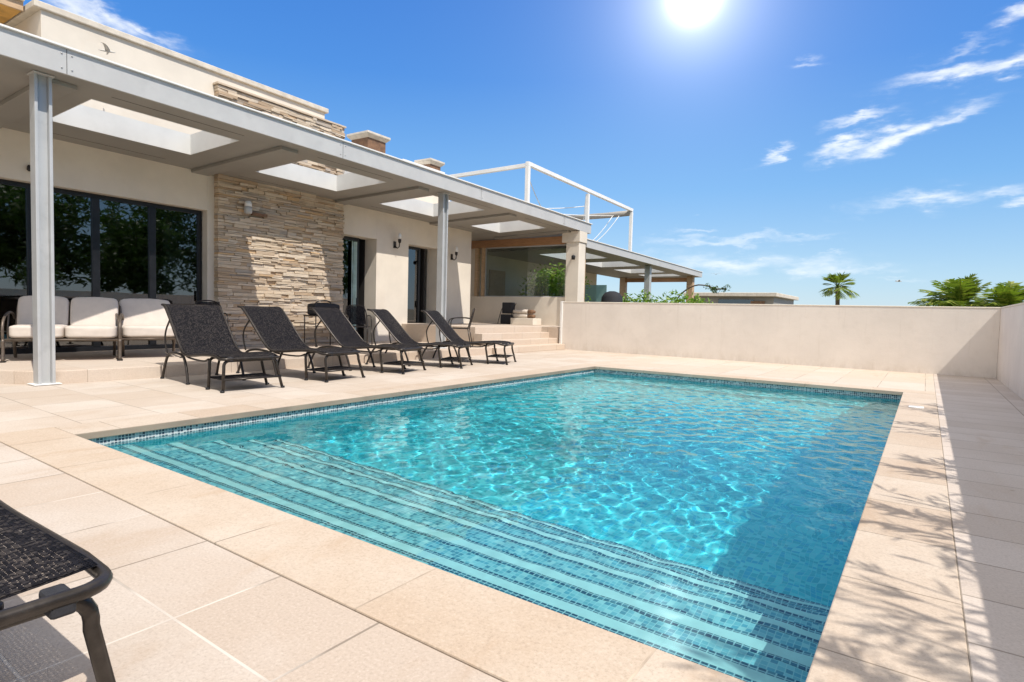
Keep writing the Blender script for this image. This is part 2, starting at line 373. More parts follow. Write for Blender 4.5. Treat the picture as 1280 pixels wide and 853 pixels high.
def glass_pane(name, tint=0.35, refl=0.16):
    mt, gg = newmat(name); gg.n.remove(gg.b)
    tr = gg.node('ShaderNodeBsdfTransparent', {0: (tint*0.95, tint, tint, 1)})
    gl = gg.node('ShaderNodeBsdfGlossy', {0: (0.9, 0.92, 0.95, 1), 'Roughness': 0.015})
    lw = gg.node('ShaderNodeFresnel', {0: 1.6})
    f = gg.math('ADD', gg.math('MULTIPLY', lw.outputs[0], 0.9), refl, clamp=True)
    mx = gg.node('ShaderNodeMixShader', {0: f}); gg.l.new(tr.outputs[0], mx.inputs[1]); gg.l.new(gl.outputs[0], mx.inputs[2])
    wob = gg.noise(wcoord(gg), 1.3, 2); bn = gg.node('ShaderNodeBump', {'Height': wob, 'Strength': 0.05, 'Distance': 0.02}); gg.l.new(bn.outputs[0], gl.inputs['Normal'])
    gg.l.new(mx.outputs[0], gg.out.inputs[0]); return mt
M['pane'] = glass_pane('dark_pane', 0.34, 0.09)
M['screen'] = glass_pane('clear_pane', 0.88, 0.0)
def frosted(name):
    mt, gg = newmat(name); gg.n.remove(gg.b)
    d = gg.node('ShaderNodeBsdfTranslucent', {0: (0.45, 0.6, 0.56, 1)}); d2 = gg.node('ShaderNodeBsdfDiffuse', {0: (0.36, 0.48, 0.45, 1)})
    mx = gg.node('ShaderNodeMixShader', {0: 0.5}); gg.l.new(d.outputs[0], mx.inputs[1]); gg.l.new(d2.outputs[0], mx.inputs[2])
    t = gg.node('ShaderNodeBsdfTransparent', {0: (0.6, 0.75, 0.72, 1)}); m2 = gg.node('ShaderNodeMixShader', {0: 0.3}); gg.l.new(mx.outputs[0], m2.inputs[1]); gg.l.new(t.outputs[0], m2.inputs[2])
    gg.l.new(m2.outputs[0], gg.out.inputs[0]); return mt
M['frosted'] = frosted('frosted_glass')
def sling():
    mt, gg = newmat('sling_mesh'); U = uvcoord(gg)
    s = gg.node('ShaderNodeVectorMath', operation='SCALE'); gg.l.new(U, s.inputs[0]); s.inputs[3].default_value = 1/0.011
    wv = gg.vmath('ADD', s.outputs[0], gg.vmath('MULTIPLY', gg.noise(U, 45, 2, 0.5, 0, 1), (1.2, 1.2, 0)))
    fr = gg.vmath('FRACTION', wv); sx = gg.node('ShaderNodeSeparateXYZ', {0: fr})
    ex = gg.math('ABSOLUTE', gg.math('SUBTRACT', sx.outputs[0], 0.5)); ey = gg.math('ABSOLUTE', gg.math('SUBTRACT', sx.outputs[1], 0.5))
    hole = gg.math('MULTIPLY', gg.math('GREATER_THAN', ex, 0.31), gg.math('GREATER_THAN', ey, 0.31))
    fl = gg.vmath('FLOOR', wv); wn = gg.node('ShaderNodeTexWhiteNoise', {0: fl}, noise_dimensions='2D')
    h = gg.math('MULTIPLY', gg.math('SUBTRACT', 0.5, ex), gg.math('ADD', 0.3, gg.math('SUBTRACT', 0.5, ey)))
    c = gg.ramp(wn.outputs[0], [(0, (0.005, 0.005, 0.007)), (0.6, (0.014, 0.013, 0.016)), (0.9, (0.05, 0.043, 0.04))])
    gg._set(gg.b.inputs['Base Color'], c); gg.b.inputs['Roughness'].default_value = 0.6; gg.b.inputs['Specular IOR Level'].default_value = 0.12
    bump(gg, h, 1.0, 0.008)
    t = gg.node('ShaderNodeBsdfTransparent'); mx = gg.node('ShaderNodeMixShader', {0: gg.math('MULTIPLY', hole, 0.8)})
    gg.l.new(gg.b.outputs[0], mx.inputs[1]); gg.l.new(t.outputs[0], mx.inputs[2]); gg.l.new(mx.outputs[0], gg.out.inputs[0])
    return mt
M['sling'] = sling()
def leafmat(name, a, b, c):
    mt, gg = newmat(name)
    ri = gg.node('ShaderNodeNewGeometry').outputs['Random Per Island']
    gg._set(gg.b.inputs['Base Color'], gg.ramp(ri, [(0, a), (0.5, b), (1, c)])); gg.b.inputs['Roughness'].default_value = 0.5
    t = gg.node('ShaderNodeBsdfTranslucent', {0: (b[0]*1.6, b[1]*1.7, b[2], 1)}); mx = gg.node('ShaderNodeMixShader', {0: 0.3})
    gg.l.new(gg.b.outputs[0], mx.inputs[1]); gg.l.new(t.outputs[0], mx.inputs[2]); gg.l.new(mx.outputs[0], gg.out.inputs[0])
    return mt
M['leaf'] = leafmat('leaf', (0.025, 0.06, 0.015), (0.05, 0.11, 0.02), (0.11, 0.17, 0.03))
M['palm'] = leafmat('palm_leaf', (0.06, 0.12, 0.015), (0.15, 0.22, 0.025), (0.38, 0.39, 0.07))
M['bush'] = leafmat('bush_leaf', (0.07, 0.17, 0.02), (0.16, 0.29, 0.03), (0.34, 0.42, 0.06))
def ledgestone():
    mt, gg = newmat('ledge_stone')
    ri = gg.node('ShaderNodeNewGeometry').outputs['Random Per Island']; P = wcoord(gg)
    c = gg.ramp(ri, [(0, (0.48, 0.38, 0.28)), (0.18, (0.62, 0.51, 0.39)), (0.4, (0.64, 0.53, 0.40)), (0.6, (0.50, 0.37, 0.25)), (0.72, (0.68, 0.58, 0.46)), (0.86, (0.46, 0.40, 0.34)), (0.95, (0.60, 0.42, 0.25))], 'CONSTANT')
    st = gg.noise(gg.vmath('MULTIPLY', P, (3, 3, 22)), 2.2, 7, 0.65, 0.5)
    c = gg.mix(gg.sstep(st, 0.42, 0.7, 0, 0.38), c, (0.36, 0.27, 0.19))
    c = gg.mix(gg.sstep(gg.noise(P, 2.0, 4), 0.5, 0.7, 0, 0.35), c, (0.62, 0.5, 0.36))
    gg._set(gg.b.inputs['Base Color'], c); gg.b.inputs['Roughness'].default_value = 0.9; gg.b.inputs['Specular IOR Level'].default_value = 0.2
    bump(gg, gg.math('ADD', st, gg.noise(P, 70, 4, 0.7)), 0.8, 0.008); return mt
M['ledge'] = ledgestone()
TREES = [(13.0, 24.0, 6.4, 2.3), (12.4, 8.2, 6.0, 2.1), (12.8, 4.6, 6.6, 2.4), (17, 15.5, 7.4, 2.8), (14.0, 19.0, 6.2, 2.3), (18, 8.0, 8.0, 3.0), (12.6, 12.2, 5.2, 1.9)]

# ------------------------------------------------------------------ ground and paving
PW, PL = 4.913, 8.395; WALLY = 12.469; WALLX = 6.249; WH = 1.326
DZ = 0.0
def sheet(name, quads, mat, kind='structure', z=0.0, th=0.03):
    mb = MB()
    for (x0, y0, x1, y1) in quads: mb.box(x0, y0, z-th, x1, y1, z)
    o = obj(name, mb, mat); o['kind'] = kind; return o
# ground around the property: a ring so the pool pit stays open
mb = MB()
Gx0, Gy0, Gx1, Gy1 = -14, -9, 12, 18
big = 900
for (x0, y0, x1, y1) in [(-big, -big, big, Gy0), (-big, Gy1, big, big), (-big, Gy0, Gx0, Gy1), (Gx1, Gy0, big, Gy1),
                         (Gx0, Gy0, -.3, Gy1), (PW+.3, Gy0, Gx1, Gy1), (-.3, Gy0, PW+.3, -.3), (-.3, PL+.3, PW+.3, Gy1)]:
    mb.add([(x0, y0, -.06), (x1, y0, -.06), (x1, y1, -.06), (x0, y1, -.06)], [(0, 1, 2, 3)])
obj('ground', mb, M['ground'])['kind'] = 'structure'
sheet('paving_near', [(-0.42, -6.0, PW+0.377, -0.405)], M['deck_near'])
sheet('paving_right', [(PW+0.378, -6.0, WALLX, WALLY)], M['deck_right'])
sheet('paving_far', [(-0.42, PL+0.384, PW+0.377, WALLY)], M['deck_far'])
sheet('paving_left', [(-9.0, -6.0, -0.424, WALLY)], M['deck_left'])

# ------------------------------------------------------------------ pool
pool = thing('swimming_pool', 'rectangular swimming pool lined with blue green mosaic and edged with sandstone coping', 'swimming pool', (0, 0, 0))
LIP = 0.03; WZ = -0.11
mb = MB(); mb.box(-0.42, -0.40, -0.05, PW+0.377, 0.0, 0.006); obj('coping', mb, M['coping_x'], pool, bevel=0.006)
mb = MB(); mb.box(-0.42, PL, -0.05, PW+0.377, PL+0.38, 0.006); obj('coping', mb, M['coping_x'], pool, bevel=0.006)
mb = MB(); mb.box(-0.42, 0.003, -0.05, 0.0, PL-0.003, 0.006); obj('coping', mb, M['coping_y'], pool, bevel=0.006)
mb = MB(); mb.box(PW, 0.003, -0.05, PW+0.377, PL-0.003, 0.006); obj('coping', mb, M['coping_y'], pool, bevel=0.006)
FD = -1.35
x0, y0, x1, y1 = -LIP, -LIP, PW+LIP, PL+LIP
def wallquad(mb, p, q, z0, z1, inward):
    v = [(p[0], p[1], z0), (q[0], q[1], z0), (q[0], q[1], z1), (p[0], p[1], z1)]
    mb.add(v, [(0, 1, 2, 3) if inward else (3, 2, 1, 0)])
mb = MB()
for p, q in [((x0, y0), (x0, y1)), ((x0, y1), (x1, y1)), ((x1, y1), (x1, y0)), ((x1, y0), (x0, y0))]:
    wallquad(mb, p, q, FD-0.4, -0.20, False)
mb.add([(x0, y0, FD), (x1, y0, FD), (x1, 3.6, FD), (x0, 3.6, FD)], [(0, 1, 2, 3)])
mb.add([(x0, 3.6, FD), (x1, 3.6, FD), (x1, y1, FD+0.35), (x0, y1, FD+0.35)], [(0, 1, 2, 3)])
obj('basin', mb, M['mosaic_floor'], pool)
mb = MB()
for p, q in [((x0, y0), (x0, y1)), ((x0, y1), (x1, y1)), ((x1, y1), (x1, y0)), ((x1, y0), (x0, y0))]:
    wallquad(mb, p, q, -0.20, -0.05, False)
obj('tile_band', mb, M['mosaic_band'], pool)
mb = MB(); mb.box(x0, PL-0.02, -0.62, x1, y1, -0.60)
steps = [(0.0, 0.405, -0.25), (0.405, 0.77, -0.44), (0.77, 1.13, -0.63), (1.13, 1.46, -0.82), (1.46, 1.72, -1.0)]
for i, (ya, yb, z) in enumerate(steps):
    mb = MB(); ys = -LIP if i == 0 else ya
    mb.box(x0+.002, ys, FD, x1-.002, yb, z)
    s = obj('entry_step', mb, M['mosaic_step'], pool)
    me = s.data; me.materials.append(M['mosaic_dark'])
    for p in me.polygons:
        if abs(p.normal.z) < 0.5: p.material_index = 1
    w = (0.060, 0.068, 0.046, 0.042, 0.024)[i]
    mb = MB(); mb.box(x0+.003, yb-w-0.022, z-0.002, x1-.003, yb-0.022, z+0.006); obj('nosing', mb, M['nosing'], s, bevel=0.002)
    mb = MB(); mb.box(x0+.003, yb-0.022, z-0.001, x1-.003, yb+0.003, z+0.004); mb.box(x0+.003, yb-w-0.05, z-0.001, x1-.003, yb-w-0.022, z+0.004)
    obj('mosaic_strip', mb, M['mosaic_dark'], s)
mb = MB(); mb.box(x0+.003, 0, -0.251, x1-.003, 0.06, -0.246); obj('mosaic_strip', mb, M['mosaic_dark'], pool)
# a ledge bench along the far end, below the water
mb = MB(); mb.box(x0+.002, PL-0.42, FD-0.1, x1-.002, y1-.002, -0.80); obj('bench', mb, M['mosaic_floor'], pool)

def water():
    sp = 0.017; nx = int((x1-x0)/sp)+1; ny = int((y1-y0)/sp)+1
    X = np.linspace(x0, x1, nx); Y = np.linspace(y0, y1, ny); XX, YY = np.meshgrid(X, Y)
    rs = np.random.RandomState(5); Z = np.zeros_like(XX)
    main = R(20)
    # slow variation of agitation over the pool
    agit = (0.80 + 0.30*np.sin(XX*0.9+1.0)*np.cos(YY*0.55+0.4))*(0.34+0.66*np.clip((YY-1.2)/2.4, 0, 1))
    for i in range(110):
        lam = 0.085*math.exp(rs.rand()*math.log(9.0)); k = 2*math.pi/lam
        th = main + rs.randn()*0.95; slope = 0.0122*min(1.0, (lam/0.16))**0.6 * (1.0 if lam < 0.32 else 0.35)
        A = slope/k; ph = rs.rand()*6.28
        wx = 0.25*np.sin(0.8*YY+ph)+0.2*np.sin(1.3*XX+2*ph)
        Z += A*np.sin(k*(math.cos(th)*(XX+0.12*wx) + math.sin(th)*(YY+0.12*wx)) + ph)
    Z = Z*agit + WZ
    V = np.stack([XX.ravel(), YY.ravel(), Z.ravel()], 1)
    idx = np.arange(nx*ny).reshape(ny, nx)
    Fq = np.stack([idx[:-1, :-1].ravel(), idx[:-1, 1:].ravel(), idx[1:, 1:].ravel(), idx[1:, :-1].ravel()], 1)
    me = bpy.data.meshes.new('water'); me.vertices.add(len(V)); me.vertices.foreach_set('co', V.ravel().astype(np.float32))
    me.loops.add(Fq.size); me.loops.foreach_set('vertex_index', Fq.ravel().astype(np.int32))
    me.polygons.add(len(Fq)); me.polygons.foreach_set('loop_start', np.arange(0, Fq.size, 4, dtype=np.int32)); 
    me.update(calc_edges=True); me.validate()
    me.polygons.foreach_set('use_smooth', np.ones(len(Fq), bool))
    mt, gg = newmat('pool_water'); gg.n.remove(gg.b)
    gl = gg.node('ShaderNodeBsdfGlass', {'Color': (0.73, 0.965, 1.0, 1), 'Roughness': 0.0, 'IOR': 1.33})
    gg.l.new(gl.outputs[0], gg.out.inputs[0]); me.materials.append(mt)
    o = link_mesh('water', me); o['kind'] = 'structure'; return o
wat = water()
wat.cycles.is_caustics_caster = True; sl.cycles.is_caustics_light = True; world.cycles.is_caustics_light = False
for o in list(pool.children_recursive): o.cycles.is_caustics_receiver = True

# ------------------------------------------------------------------ garden walls
t = thing('garden_wall', 'long low cream rendered wall running behind the far end of the pool', 'garden wall', (0, WALLY, 0))
mb = MB(); mb.box(-3.13, WALLY, -0.02, WALLX, WALLY+0.2, WH-0.03); obj('wall', mb, M['wallrender'], t, bevel=0.004)
mb = MB(); mb.box(-3.14, WALLY-0.006, WH-0.029, WALLX, WALLY+0.206, WH); obj('coping', mb, M['render'], t, bevel=0.008)
mb = MB(); mb.box(-3.20, WALLY-0.03, 0.0, -3.132, WALLY+0.22, WH+0.005); obj('end_pier', mb, M['white'], t, bevel=0.006)
t = thing('garden_wall', 'cream rendered wall on the right, beside the shaded paving', 'garden wall', (WALLX, 0, 0))
mb = MB(); mb.box(WALLX+0.001, -6.5, -0.02, WALLX+0.22, WALLY+0.2, WH-0.03); obj('wall', mb, M['wallrender'], t, bevel=0.004)
mb = MB(); mb.box(WALLX-0.005, -6.5, WH-0.029, WALLX+0.226, WALLY+0.206, WH+0.001); obj('coping', mb, M['render'], t, bevel=0.008)

# ------------------------------------------------------------------ terrace podium and stone steps
mb = MB(); pts = [(-9.0, 0.05), (-4.3, 0.30), (-3.75, 0.47), (-3.42, 0.70), (-3.27, 0.98), (-3.22, 2.0), (-3.18, 6.0), (-3.16, 9.2), (-3.16, 14.5), (-9.0, 14.5)]
mb.prism([(x, y) for x, y in pts], -0.01, 0.16)
o = obj('terrace', mb, M['terrace'], bevel=0.012); o['kind'] = 'structure'
t = thing('stone_steps', 'flight of wide pale stone steps climbing beside the garden wall', 'steps', (-3.3, 11, 0))
zs = [0.152, 0.305, 0.46, 0.615]; xs = [-3.02, -3.28, -3.54, -3.80]
for i in range(4):
    mb = MB(); y0s = 9.3
    mb.box(xs[i]-0.262 if i < 3 else -7.2, y0s+i*0.05, 0.0, xs[i]-i*.001, WALLY-0.006, zs[i])
    if i == 3:
        mb.box(-7.2, WALLY-0.01, 0.0, -3.25, 14.1, zs[i]-0.002)
    obj('step', mb, M['terrace'], t, bevel=0.01)

# ------------------------------------------------------------------ the house
hb = H(8, 3.2, 0)
house = thing('house', 'flat roofed cream house with stone clad wall panel and dark glazed doors', 'house', hb, HOUSE)
def hbox(mb, u0, v0, z0, u1, v1, z1): return mb.box(-v0, u0, z0, -v1, u1, z1)
DT = 2.78; D2 = 2.75
doors = [(-3.6, 4.27, DT, 3.16), (7.52, 8.62, D2, 3.34), (9.78, 11.0, D2, 3.34)]
mb = MB(); W0, W1 = 3.0, 3.42
# wall, cut for the three doors
hbox(mb, -5.0, W0, 0.1, doors[0][0], W1, 5.44)
hbox(mb, doors[0][0], W0, DT, doors[0][1], W1, 3.9)
hbox(mb, doors[0][1], W0, 0.1, doors[1][0], W1, 3.9)
hbox(mb, doors[1][0], W0, D2, doors[1][1], W1, 3.9)
hbox(mb, doors[1][1], W0, 0.1, doors[2][0], W1, 3.9)
hbox(mb, doors[2][0], W0, D2, doors[2][1], W1, 3.9)
hbox(mb, doors[2][1], W0, 0.1, 12.55, W1, 3.9)
hbox(mb, 12.25, W1, 0.1, 12.55, 7.0, 3.9)
obj('wall', mb, M['render'], house, bevel=0.004)
mb = MB(); hbox(mb, 1.70, W0+.004, 3.902, 6.98, 8.0, 5.40); obj('upper_wall', mb, M['render'], house, bevel=0.005)
mb = MB(); hbox(mb, 1.60, W0-0.05, 5.401, 7.05, 8.05, 5.50); obj('parapet_cap', mb, M['capstone'], house, bevel=0.012)
mb = MB(); hbox(mb, -5.0, W1+.01, 3.60, 12.4, 9.0, 3.88); obj('roof', mb, M['capstone'], house)
# rear parapets stepping away beyond the stone panel
mb = MB(); hbox(mb, 7.0, 3.5, 3.9, 8.45, 6.0, 5.12); obj('roof_block', mb, M['greymetal'], house, bevel=0.01)
mb = MB(); hbox(mb, 8.46, 3.3, 3.9, 9.62, 5.6, 5.02); obj('roof_block', mb, M['render'], house, bevel=0.01)
mb = MB(); hbox(mb, 9.63, 3.4, 3.9, 11.6, 6.0, 5.0); obj('roof_block', mb, M['render'], house, bevel=0.01)
mb = MB(); hbox(mb, 9.9, 3.36, 5.001, 11.66, 6.0, 5.09); obj('parapet_cap', mb, M['white'], house, bevel=0.01)
for (u, v, z, w, hh, mt, nm) in [(9.0, 3.75, 5.02, 0.62, 0.40, 'timberbrown', 'chimney'), (11.35, 3.7, 5.09, 0.46, 0.20, 'ledge', 'chimney')]:
    mb = MB(); hbox(mb, u-w/2, v-w/2, z, u+w/2, v+w/2, z+hh); c = obj(nm, mb, M['timberbrown'], house, bevel=0.008)
    mb = MB(); a = w/2+0.09; b = w/2+0.01; zz = z+hh
    mb.hexa([(-(v)-b, u-b, zz-0.05), (-(v)+b, u-b, zz-0.05), (-v+b, u+b, zz-0.05), (-v-b, u+b, zz-0.05), (-v-a, u-a, zz+0.03), (-v+a, u-a, zz+0.03), (-v+a, u+a, zz+0.03), (-v-a, u+a, zz+0.03)])
    mb.box(-v-a, u-a, zz+0.032, -v+a, u+a, zz+0.09); obj('cap', mb, M['capstone'], c, bevel=0.008)
# timber lined eave, upper left
mb = MB(); hbox(mb, -3.0, 3.34, 5.40, 1.57, 8.0, 5.43); obj('eave_soffit', mb, M['yellowwood'], house)
mb = MB(); hbox(mb, -3.0, 3.30, 5.39, 1.58, 3.338, 5.53); obj('eave_fascia', mb, M['palewood'], house, bevel=.004)
mb = MB(); hbox(mb, -3.0, 3.25, 5.531, 1.585, 8.0, 5.58); obj('eave_roof', mb, M['capstone'], house, bevel=0.01)
mb = MB(); hbox(mb, -3.0, 4.8, 3.9, 1.0, 8.0, 5.399); obj('upper_wall', mb, M['render'], house)
# stacked ledge stone panel: individually laid stones
def stones():
    mb = MB(); rnd = random.Random(3); z = 0.16; u0, u1 = 4.40, 7.43; top = 5.16
    hbox(mb, u0+.02, 2.90, 0.16, u1-.02, 3.0-.002, top-0.02)
    while z < top:
        h = rnd.choice([0.03, 0.04, 0.045, 0.055, 0.07]); h = min(h, top-z)
        if h < 0.012: break
        u = u0 - rnd.uniform(0, 0.01)
        while u < u1:
            l = rnd.uniform(0.10, 0.52); ue = min(u+l, u1+rnd.uniform(-0.005, 0.012))
            if u1-ue < 0.06: ue = u1+rnd.uniform(-0.005, 0.012)
            d = 2.855 - rnd.uniform(-0.022, 0.03); tl = rnd.uniform(-0.006, 0.006); t2 = rnd.uniform(-0.012, 0.012)
            e = 0.0025; hh = h-0.004
            zf = [z+e+tl, z+e-tl, z+hh-tl*0.5, z+hh+tl*0.6]
            vb = 2.93 if u > u0+.02 and ue < u1-0.02 else 2.995
            A = [(-d, u+e, zf[0]), (-(d+t2), ue-e, zf[1]), (-vb, ue-e, zf[1]), (-vb, u+e, zf[0]),
                 (-(d+rnd.uniform(-.008, .008)), u+e, zf[3]), (-(d+t2+rnd.uniform(-.008, .008)), ue-e, zf[2]), (-vb, ue-e, zf[2]), (-vb, u+e, zf[3])]
            mb.hexa(A); u = ue
        z += h
    return mb
st = obj('stone_cladding', stones(), M['ledge'], house)
mb = MB(); hbox(mb, 4.37, 2.83, 5.162, 7.46, 3.03, 5.20); obj('coping', mb, M['ledge'], house, bevel=0.004)
# doors
def door(u0, u1, zt, v, mull, name):
    mb = MB(); b = 0.075; d = 0.07
    hbox(mb, u0, v, 0.16, u1, v+d, 0.24); hbox(mb, u0, v, zt-b, u1, v+d, zt-.002)
    hbox(mb, u0, v, 0.24, u0+b, v+d, zt-b); hbox(mb, u1-b, v, 0.24, u1, v+d, zt-b)
    for mm in mull: hbox(mb, mm-0.055, v-0.006, 0.235, mm+0.055, v+d-0.004, zt-b+.004)
    f = obj(name, mb, M['black'], house, bevel=0.004)
    ed = [u0+b] + [x for mm in mull for x in (mm-0.055, mm+0.055)] + [u1-b]
    for i in range(0, len(ed), 2):
        mb = MB(); hbox(mb, ed[i], v+0.03, 0.24, ed[i+1], v+0.038, zt-b); obj('pane', mb, M['pane'], f)
    mb = MB(); hbox(mb, u1-b-0.03, v-0.03, 1.05, u1-b, v, 1.25); obj('handle', mb, M['black'], f, bevel=0.004)
    # dark room behind
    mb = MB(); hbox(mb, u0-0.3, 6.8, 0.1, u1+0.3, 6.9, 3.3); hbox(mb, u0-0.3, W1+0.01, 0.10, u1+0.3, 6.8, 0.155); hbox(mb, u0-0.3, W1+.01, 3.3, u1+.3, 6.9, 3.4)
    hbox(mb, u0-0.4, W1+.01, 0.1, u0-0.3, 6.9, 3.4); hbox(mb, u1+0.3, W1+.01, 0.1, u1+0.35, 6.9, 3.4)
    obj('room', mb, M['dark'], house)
    return f
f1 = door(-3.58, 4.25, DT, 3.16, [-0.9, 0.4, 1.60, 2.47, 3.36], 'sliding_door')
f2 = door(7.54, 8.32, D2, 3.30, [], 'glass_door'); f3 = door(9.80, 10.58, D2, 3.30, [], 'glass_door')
def curtain(u0, u1, zt):
    mb = MB(); n = int((u1-u0)/0.02); top = []; 
    for i in range(n+1):
        u = u0+(u1-u0)*i/n; v = 3.315+0.04*math.sin(u*38)+0.02*math.sin(u*13)
        top.append((u, v))
    vs = [(-v, u, 0.2) for u, v in top]+[(-v, u, zt) for u, v in top]; k = n+1
    mb.add(vs, [(i, i+1, k+i+1, k+i) for i in range(n)], True); obj('curtain', mb, M['curtain'], house)
curtain(3.60, 4.12, 2.7); curtain(8.05, 8.3, 2.65); curtain(-1.0, -.5, 2.7)

# ------------------------------------------------------------------ grey pergola roof with skylight openings
perg = thing('pergola', 'grey metal pergola roof with rectangular openings along the front of the house', 'pergola', H(5, 1.5, 0), HOUSE)
def zc(u, v): return 3.60 - 0.0065*u - 0.03*v
ops = [(-1.9, 0.45, .63, 2.05), (1.43, 3.45, .63, 2.05), (4.68, 6.60, .62, 2.12), (8.0, 9.95, .62, 2.30), (11.6, 13.1, .66, 2.34)]
UE = 14.72; U0 = -4.5; VB = 2.997; TH0 = 0.27
def slab(mb, u0, v0, u1, v1, lo=0.0, hi=None):
    hi = TH0 if hi is None else hi
    c = [(u0, v0), (u0, v1), (u1, v1), (u1, v0)]
    c = [(-v, u, zc(u, v)) for u, v in c]
    mb.hexa([(x, y, z+lo) for x, y, z in c]+[(x, y, z+hi) for x, y, z in c])
mb = MB(); prev = U0
slab(mb, U0, 0.03, UE-.03, 0.62)
for (a, b, va, vb) in ops:
    slab(mb, prev, 0.62, a, VB); slab(mb, a, vb, b, VB)
    if va > 0.62: slab(mb, a, 0.62, b, va)
    prev = b
slab(mb, prev, 0.62, UE-.03, VB); slab(mb, 12.56, VB+.002, UE-.03, 5.2)
obj('roof_slab', mb, M['soffit'], perg)
mb = MB(); slab(mb, U0, 0.0, UE, 0.028, -0.012, 0.272); slab(mb, UE-0.028, 0.028, UE, 5.2, -0.012, 0.272)
obj('fascia', mb, M['greymetal'], perg, bevel=0.003)
mb = MB(); slab(mb, U0, -0.035, UE+.035, 0.10, 0.274, 0.296); slab(mb, UE-.05, 0.1, UE+.035, VB, .274, .296); obj('edge_flashing', mb, M['white'], perg, bevel=0.003)
for (a, b, va, vb) in ops:
    mb = MB(); w = 0.012; lo, hi = -0.004, 0.33
    slab(mb, a+.001, vb-w, b-.001, vb-.001, lo, hi); slab(mb, b-w, va+.001, b-.001, vb-w, lo, hi); slab(mb, a+.001, va+.001, a+w, vb-w, lo, hi); slab(mb, a+w, va+.001, b-w, va+w, lo, hi)
    obj('opening_lining', mb, M['lining'], perg)
for uu in [1.0, 4.12, 7.35, 10.75, 13.9]:
    mb = MB(); slab(mb, uu-0.16, 0.3, uu+0.16, VB-.003, -0.055, -0.002); obj('cross_beam', mb, M['soffit'], perg, bevel=0.004)
for uu in [-1.0, 2.45, 5.6, 9.0, 12.3]:
    for vv in (0.35, 2.68):
        mb = MB(); slab(mb, uu-.9, vv-0.003, uu+.9, vv+0.003, -0.0025, 0.001); obj('panel_joint', mb, M['dark'], perg)
for uu in (0.95, 4.95, 8.95, 12.95):
    zz = zc(uu, 0)
    mb = MB(); hbox(mb, uu-.0025, -.0025, zz-.008, uu+.0025, .003, zz+.268); obj('fascia_seam', mb, M['dark'], perg)
    for du, dz_ in ((-.05, .05), (-.05, .21), (.05, .05), (.05, .21)):
        mb = MB(); mb.tube([H(uu+du, -.008, zz+dz_), H(uu+du, .002, zz+dz_)], .009, 6); obj('bolt', mb, M['postmetal'], perg)
def post(u, v, zb):
    zt = zc(u, v)-0.004; w = 0.085; d = 0.075; t_ = 0.012
    # H section: two flanges and a web
    mb = MB(); hbox(mb, u-w, v-d, zb, u-w+t_+.02, v+d, zt); hbox(mb, u+w-t_-.02, v-d, zb, u+w, v+d, zt); hbox(mb, u-w+t_+.02, v-.02, zb, u+w-t_-.02, v-.005, zt)
    p = obj('post', mb, M['postmetal'], perg, bevel=0.004)
    mb = MB(); hbox(mb, u-w-.05, v-d-.04, zb, u+w+.05, v+d+.04, zb+0.012); obj('base_plate', mb, M['white'], p, bevel=0.003)
    mb = MB(); hbox(mb, u-w-.02, v-d-.03, zt-.012, u+w+.02, v+d+.03, zt); obj('cap_plate', mb, M['greymetal'], p)
post(0.80, 0.30, 0.006); post(7.98, 0.30, 0.165)

# ------------------------------------------------------------------ end of the pergola: pier, beam, wind screen, low wall
t = thing('pier', 'square cream rendered pier under the end of the grey pergola roof', 'pier', H(14.2, .25, 0), HOUSE)
mb = MB(); hbox(mb, 13.98, 0.02, 0.0, 14.42, 0.46, 3.16); obj('shaft', mb, M['render'], t, bevel=0.012)
mb = MB(); hbox(mb, 13.95, -0.01, 3.161, 14.45, 0.60, 3.49); obj('head', mb, M['render'], t, bevel=0.008)
t = thing('timber_beam', 'brown timber beam under the far end of the pergola', 'beam', H(14.2, 2, 3.13), HOUSE)
mb = MB(); hbox(mb, 14.12, 0.602, 3.14, 14.30, 4.6, 3.38); obj('beam', mb, M['wood'], t, bevel=0.006)
for v in (3.98, 3.70):
    mb = MB(); hbox(mb, 14.12, v-0.06, 1.5, 14.28, v+0.06, 3.138); obj('timber_post', mb, M['palewood'], t, bevel=0.006)
t = thing('low_wall', 'low rendered wall behind the steps, carrying the glass wind screen', 'low wall', H(14.2, 2, 0), HOUSE)
mb = MB(); hbox(mb, 14.08, 0.47, 0.0, 14.36, 6.5, 1.50); obj('wall', mb, M['render'], t, bevel=0.006)
t = thing('wind_screen', 'large clear glass wind screen standing on the low wall under the timber beam', 'glass screen', H(14.2, 2, 1.5), HOUSE)
mb = MB(); hbox(mb, 14.20, 0.50, 1.53, 14.212, 3.62, 3.10); obj('pane', mb, M['screen'], t)
mb = MB(); hbox(mb, 14.18, 0.47, 1.501, 14.235, 3.64, 1.53); hbox(mb, 14.18, 3.60, 1.53, 14.235, 3.64, 3.10); hbox(mb, 14.18, 0.47, 3.10, 14.235, 3.64, 3.138); obj('frame', mb, M['postmetal'], t, bevel=0.003)

